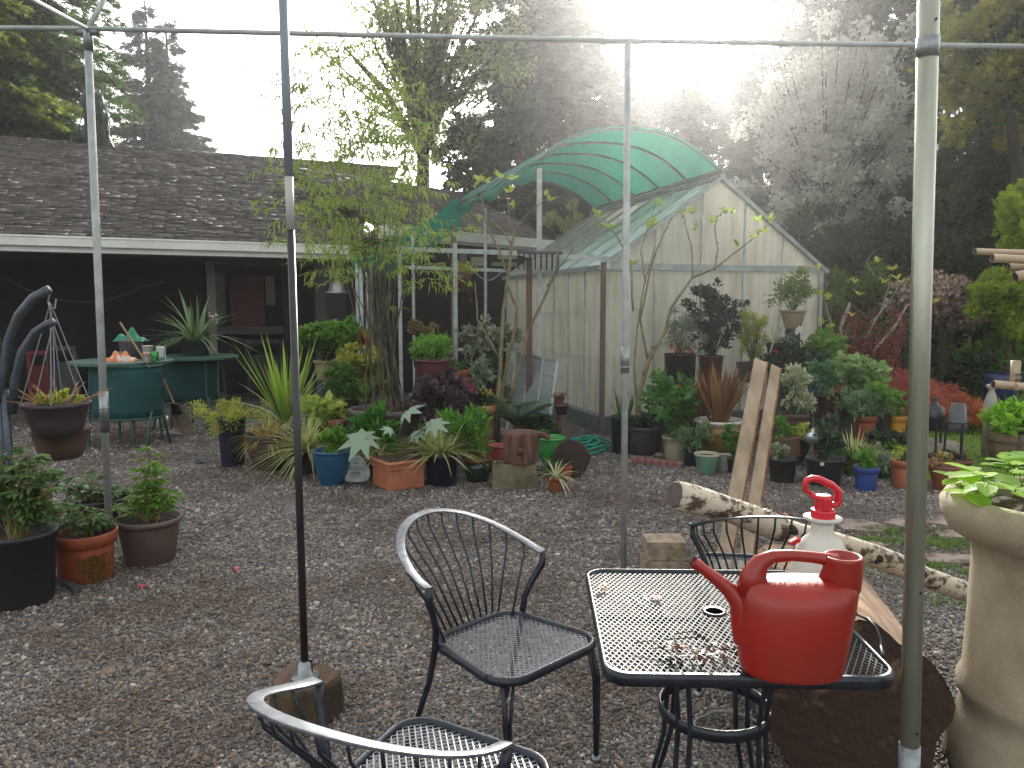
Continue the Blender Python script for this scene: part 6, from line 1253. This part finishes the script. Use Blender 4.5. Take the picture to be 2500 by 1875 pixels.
# metal feeder on wire legs
c=gnd(1975,1178); zf=at(1980,1085,c.y).z; o=thing('wire_feeder','grey metal dish with cone lid on looping wire legs','feeder',c); k=c.y/F
B().lathe([(6*k,0),(18*k,8*k),(23*k,18*k),(23*k,20*k)],(c.x+5*k,c.y,zf),24).out('dish',mat('dish_metal','#6f8584',.35,metal=.5),o,True); B().lathe([(23*k,20*k),(12*k,28*k),(5*k,31*k),(3*k,40*k),(1*k,40*k)],(c.x+5*k,c.y,zf),24).out('lid',mat('lid_metal','#b4bcba',.25,metal=.7),o,True)
b=B(); 
for dx in (-9,-4,3,8): b.tube([(c.x+5*k,c.y,zf+3*k),(c.x+dx*1.3*k,c.y,zf*.55),(c.x+dx*1.1*k,c.y,zf*.25),(c.x+dx*.3*k,c.y,0)],.004,5)
b.tube([(c.x+5*k,c.y,zf+40*k),(c.x+4*k,c.y,zf+75*k)],.003,4); b.out('wire_legs',M_steel,o)
# black stands at the lawn edge
for (px,yt,yb,Y,lb) in ((2336,985,1165,7.5,'black iron plant stand holding an upside down grey bucket'),):
    c=Vector((X(px,Y,1060),Y,0)); k=Y/F; o=thing('bucket_stand',lb,'plant stand',c); zt=at(px,1030,Y).z; zT=at(px,yt,Y).z
    B().lathe([(22*k,zt-24*k),(23*k,zt),(21*k,zt+2*k),(16*k,zT),(.001,zT)],(c.x,c.y,0),24).out('bucket',pm('#4f5254',.45),o,True); b=B()
    b.lathe([(23*k,zt-3*k),(24.5*k,zt-3*k),(24.5*k,zt+1*k),(23*k,zt+1*k),(23*k,zt-3*k)],(c.x,c.y,0),24); b.out('ring',M_black,o)
    for a in (.6,2.6,4.7): B().tube([(c.x+math.cos(a)*24*k,c.y+math.sin(a)*24*k,zt),(c.x+math.cos(a)*25*k,c.y+math.sin(a)*25*k,zt*.4),(c.x+math.cos(a)*34*k,c.y+math.sin(a)*34*k,0)],.012,6).out('leg',M_black,o)
    B().lathe([(24*k,zt*.28),(25*k,zt*.30)],(c.x,c.y,0),24).out('lower_shelf',M_black,o)
c=gnd(2338,1150); B().lathe([(.045,0),(.075,.15),(.08,.15),(.07,.16),(.02,.17),(.001,.17)],c+Vector((0,.2,0)),20).out('black_pot',pm('#1d1f22'),None,loc=c,smooth=True,label='small black pot with lid under the bucket stand',cat='pot')
Y=7.8; c=Vector((X(2278,Y,1060),Y,0)); k=Y/F; o=thing('garden_lantern','black lantern on a dark stand partly hidden by the thick pole','lantern',c); zt=at(2275,1030,Y).z
B().lathe([(22*k,zt-20*k),(24*k,zt+14*k),(22*k,zt+36*k),(8*k,zt+44*k),(5*k,zt+55*k),(8*k,zt+60*k),(.001,zt+62*k)],(c.x,c.y,0),18).out('lantern_body',pm('#1c222c',.3),o,True)
for a in (.3,2.4,4.5): B().tube([(c.x+math.cos(a)*22*k,c.y+math.sin(a)*22*k,zt),(c.x+math.cos(a)*28*k,c.y+math.sin(a)*28*k,0)],.012,6).out('leg',M_black,o)
# half barrel with hosta
Y=7.6; c=Vector((X(2462,Y,1060),Y,0)); k=Y/F; o=thing('barrel_planter','wooden half barrel filled with bright green hosta by the lawn','planter',c); zt=at(2462,1063,Y-.2).z; r_=43*k
B().lathe([(r_*.86,0),(r_*.95,zt*.5),(r_,zt),(r_*.93,zt),(r_*.9,zt*.85)],c,28).out('barrel',mat('barrel_wood','#6a5c40',.85,'#42382a',5,.5,30,stretch=(4,4,.4)),o,True)
b=B(); 
for z in (.25,.75): b.lathe([(r_*(.91+.09*z)+.006,zt*z-.015),(r_*(.915+.09*z)+.006,zt*z+.015)],c,28)
b.out('barrel_hoops',mat('rust_hoop','#4a3a30',.7),o); B().lathe([(r_*.92,zt*.9),(.001,zt*.93)],c,20).out('soil',M_soil,o)
S=c+Vector((0,0,zt*.92)); bush(o,S,G_('lime_hosta','#6aa01c','#a8d83c',.55),2462,1022,46,28,200,.12,.075,ncl=26,up=.6,rd=.2)
# white garden ornament and boards
Y=8.1; c=Vector((X(2418,Y,1000),Y,0)); k=Y/F; o=thing('garden_obelisk','weathered white ornamental bottle shaped post by the lawn','ornament',c); z0_=at(2418,1085,Y).z
B().lathe([(15*k,0),(15*k,at(0,1005,Y).z),(16*k,at(0,985,Y).z),(9*k,at(0,962,Y).z),(6*k,at(0,952,Y).z),(13*k,at(0,944,Y).z),(13*k,at(0,940,Y).z),(.001,at(0,936,Y).z)],c,24).out('column',mat('weathered_white','#a8a49a',.8,'#8a867c',8),o,True)
b=B(); z=at(0,1010,Y).z; b.box((c.x,c.y-16*k,z*.5),(30*k,.02,z)); b.out('panel',mat('grey_panel','#6f685c',.9,'#57513f',6,stretch=(1,1,.2)),o)
Y=12; c=at(2325,885,Y); o=thing('globe_light','white round globe lamp low among the plants by the cherry trunk','garden lamp',(c.x,Y,0)); B().blob(c+Vector((0,0,mw(8,Y))),mw(11,Y),18,12,0).out('globe',mat('white_globe','#c8c8c4',.3,trans=.2),o,True); B().tube([(c.x,Y,0),(c.x,Y,c.z)],.02,8).out('lamp_post',M_steel,o)
b=B(); Y=11.5; P=[at(x,y,Y) for x,y in ((2358,890),(2362,850),(2368,825),(2360,816),(2350,820))]; P=[Vector((P[0].x,Y,0))]+P; b.tube(P,.012,6); b.out('shepherd_hook',M_steel,None,loc=P[0],label='thin curved metal crook standing right of the cherry trunk',cat='hook')
Y=10.5; c=Vector((X(2458,Y),Y,0)); B().lathe([(.2,0),(.22,at(0,935,Y).z),(.24,at(0,915,Y).z),(.2,at(0,910,Y).z)],c,24).out('blue_tub',pm('#1a2a5a',.35),None,loc=c,smooth=True,label='dark blue glazed tub behind the bamboo pole joint',cat='tub')
# low border plants at right
for (px,Y,cy,rx,ry,m,n,L,Wd,lb) in ((2290,12,880,50,30,m_mid,700,.12,.07,'green border plant left of the globe lamp'),(2420,11,880,55,45,m_bright,500,.2,.12,'big leaved bright hosta clump behind the bamboo poles'),(2375,10.8,915,45,35,m_dkl,700,.12,.09,'dark leaved clump above the laceleaf maple tip'),(2480,12,860,50,70,m_mid,900,.15,.06,'arching green shrub at the right edge behind the poles'),(2150,12.5,850,90,60,m_dkl,1200,.12,.07,'dark shrub behind the red laceleaf maple'),(2480,10.2,975,60,45,m_yg,1500,.3,.012,'mound of green striped ornamental grass behind the hosta barrel')):
    c=at(px,cy,Y); o=thing('border_plant',lb,'plant',(c.x,Y,0)); S=Vector((c.x,Y,0))
    if Wd<.02: lf=LF(); tuft(lf,(c.x,Y,.05),600,.55,.016,1.2,BL,(.6,1.4),.25); lf.out('foliage',G_('border_grass','#5a7a34','#a8b870',.4),o)
    else: bush(o,S,m,px,cy,rx,ry,n,L,Wd,ncl=30,cr=.3,r=.006)
# bamboo pole structure at right edge
M_bp=mat('bamboo_pole','#a8957c',.45,'#7d6a54',5,stretch=(.3,1,1)); Y=3.6
bp=thing('bamboo_rack','rack of lashed bamboo poles entering from the right edge','bamboo rack',(at(2560,1000,Y).x,Y,0)); k=Y/F
for (x0,y0,x1,y1,r_,dy) in ((2380,614,2620,622,8,.0),(2422,630,2620,640,10,-.1),(2462,652,2620,655,9,.1),(2478,677,2640,640,12,-.25),(2424,938,2620,955,10,0)):
    a=at(x0,y0,Y+dy);e=at(x1,y1,Y+dy); B().tube([a,e],r_*k,12,cap=False).tube([a+(e-a)*.01,e],r_*k*.7,12).out('bamboo_pole',M_bp,bp,True); d=(a-e).normalized(); B().tube([a-d*.004,a-d*.002],r_*k*.72,12).out('hollow_end',M_black,bp)
px_=at(2493,900,Y).x; B().tube([(px_,Y+.04,at(0,882,Y).z),(px_,Y+.04,at(0,945,Y).z)],11*k,12).out('bamboo_post',M_bp,bp,True); q=at(2560,900,Y); B().tube([(q.x,Y+.04,0),(q.x,Y+.04,at(0,600,Y).z)],14*k,12).out('bamboo_post',M_bp,bp,True)
b=B(); c=at(2495,932,Y); b.tube([c+Vector((math.cos(t)*.024,math.sin(t)*.03,.004*t-.03)) for t in range(22)],.003,4); b.out('lashing',M_black,bp); B().tube([at(2482,945,Y-.1),at(2520,945,Y-.1)],.016,10).out('bamboo_stub',M_bp,bp)
# ---------------- haze ----------------
hz_=B(); hz_.box((0,22,14),(110,64,30.0)); hm=bpy.data.materials.new('glare_haze'); hm.use_nodes=True; t=hm.node_tree; t.nodes.clear()
o_=t.nodes.new('ShaderNodeOutputMaterial'); v_=t.nodes.new('ShaderNodeVolumePrincipled'); v_.inputs['Color'].default_value=(.97,.98,1,1); v_.inputs['Density'].default_value=.0017; v_.inputs['Anisotropy'].default_value=.86  # volume added to imitate the veiling lens glare around the sun
t.links.new(v_.outputs[0],o_.inputs['Volume']); hz_.out('haze',hm,kind='stuff',label='thin haze volume added over the whole garden, standing in for sun glare',cat='haze')
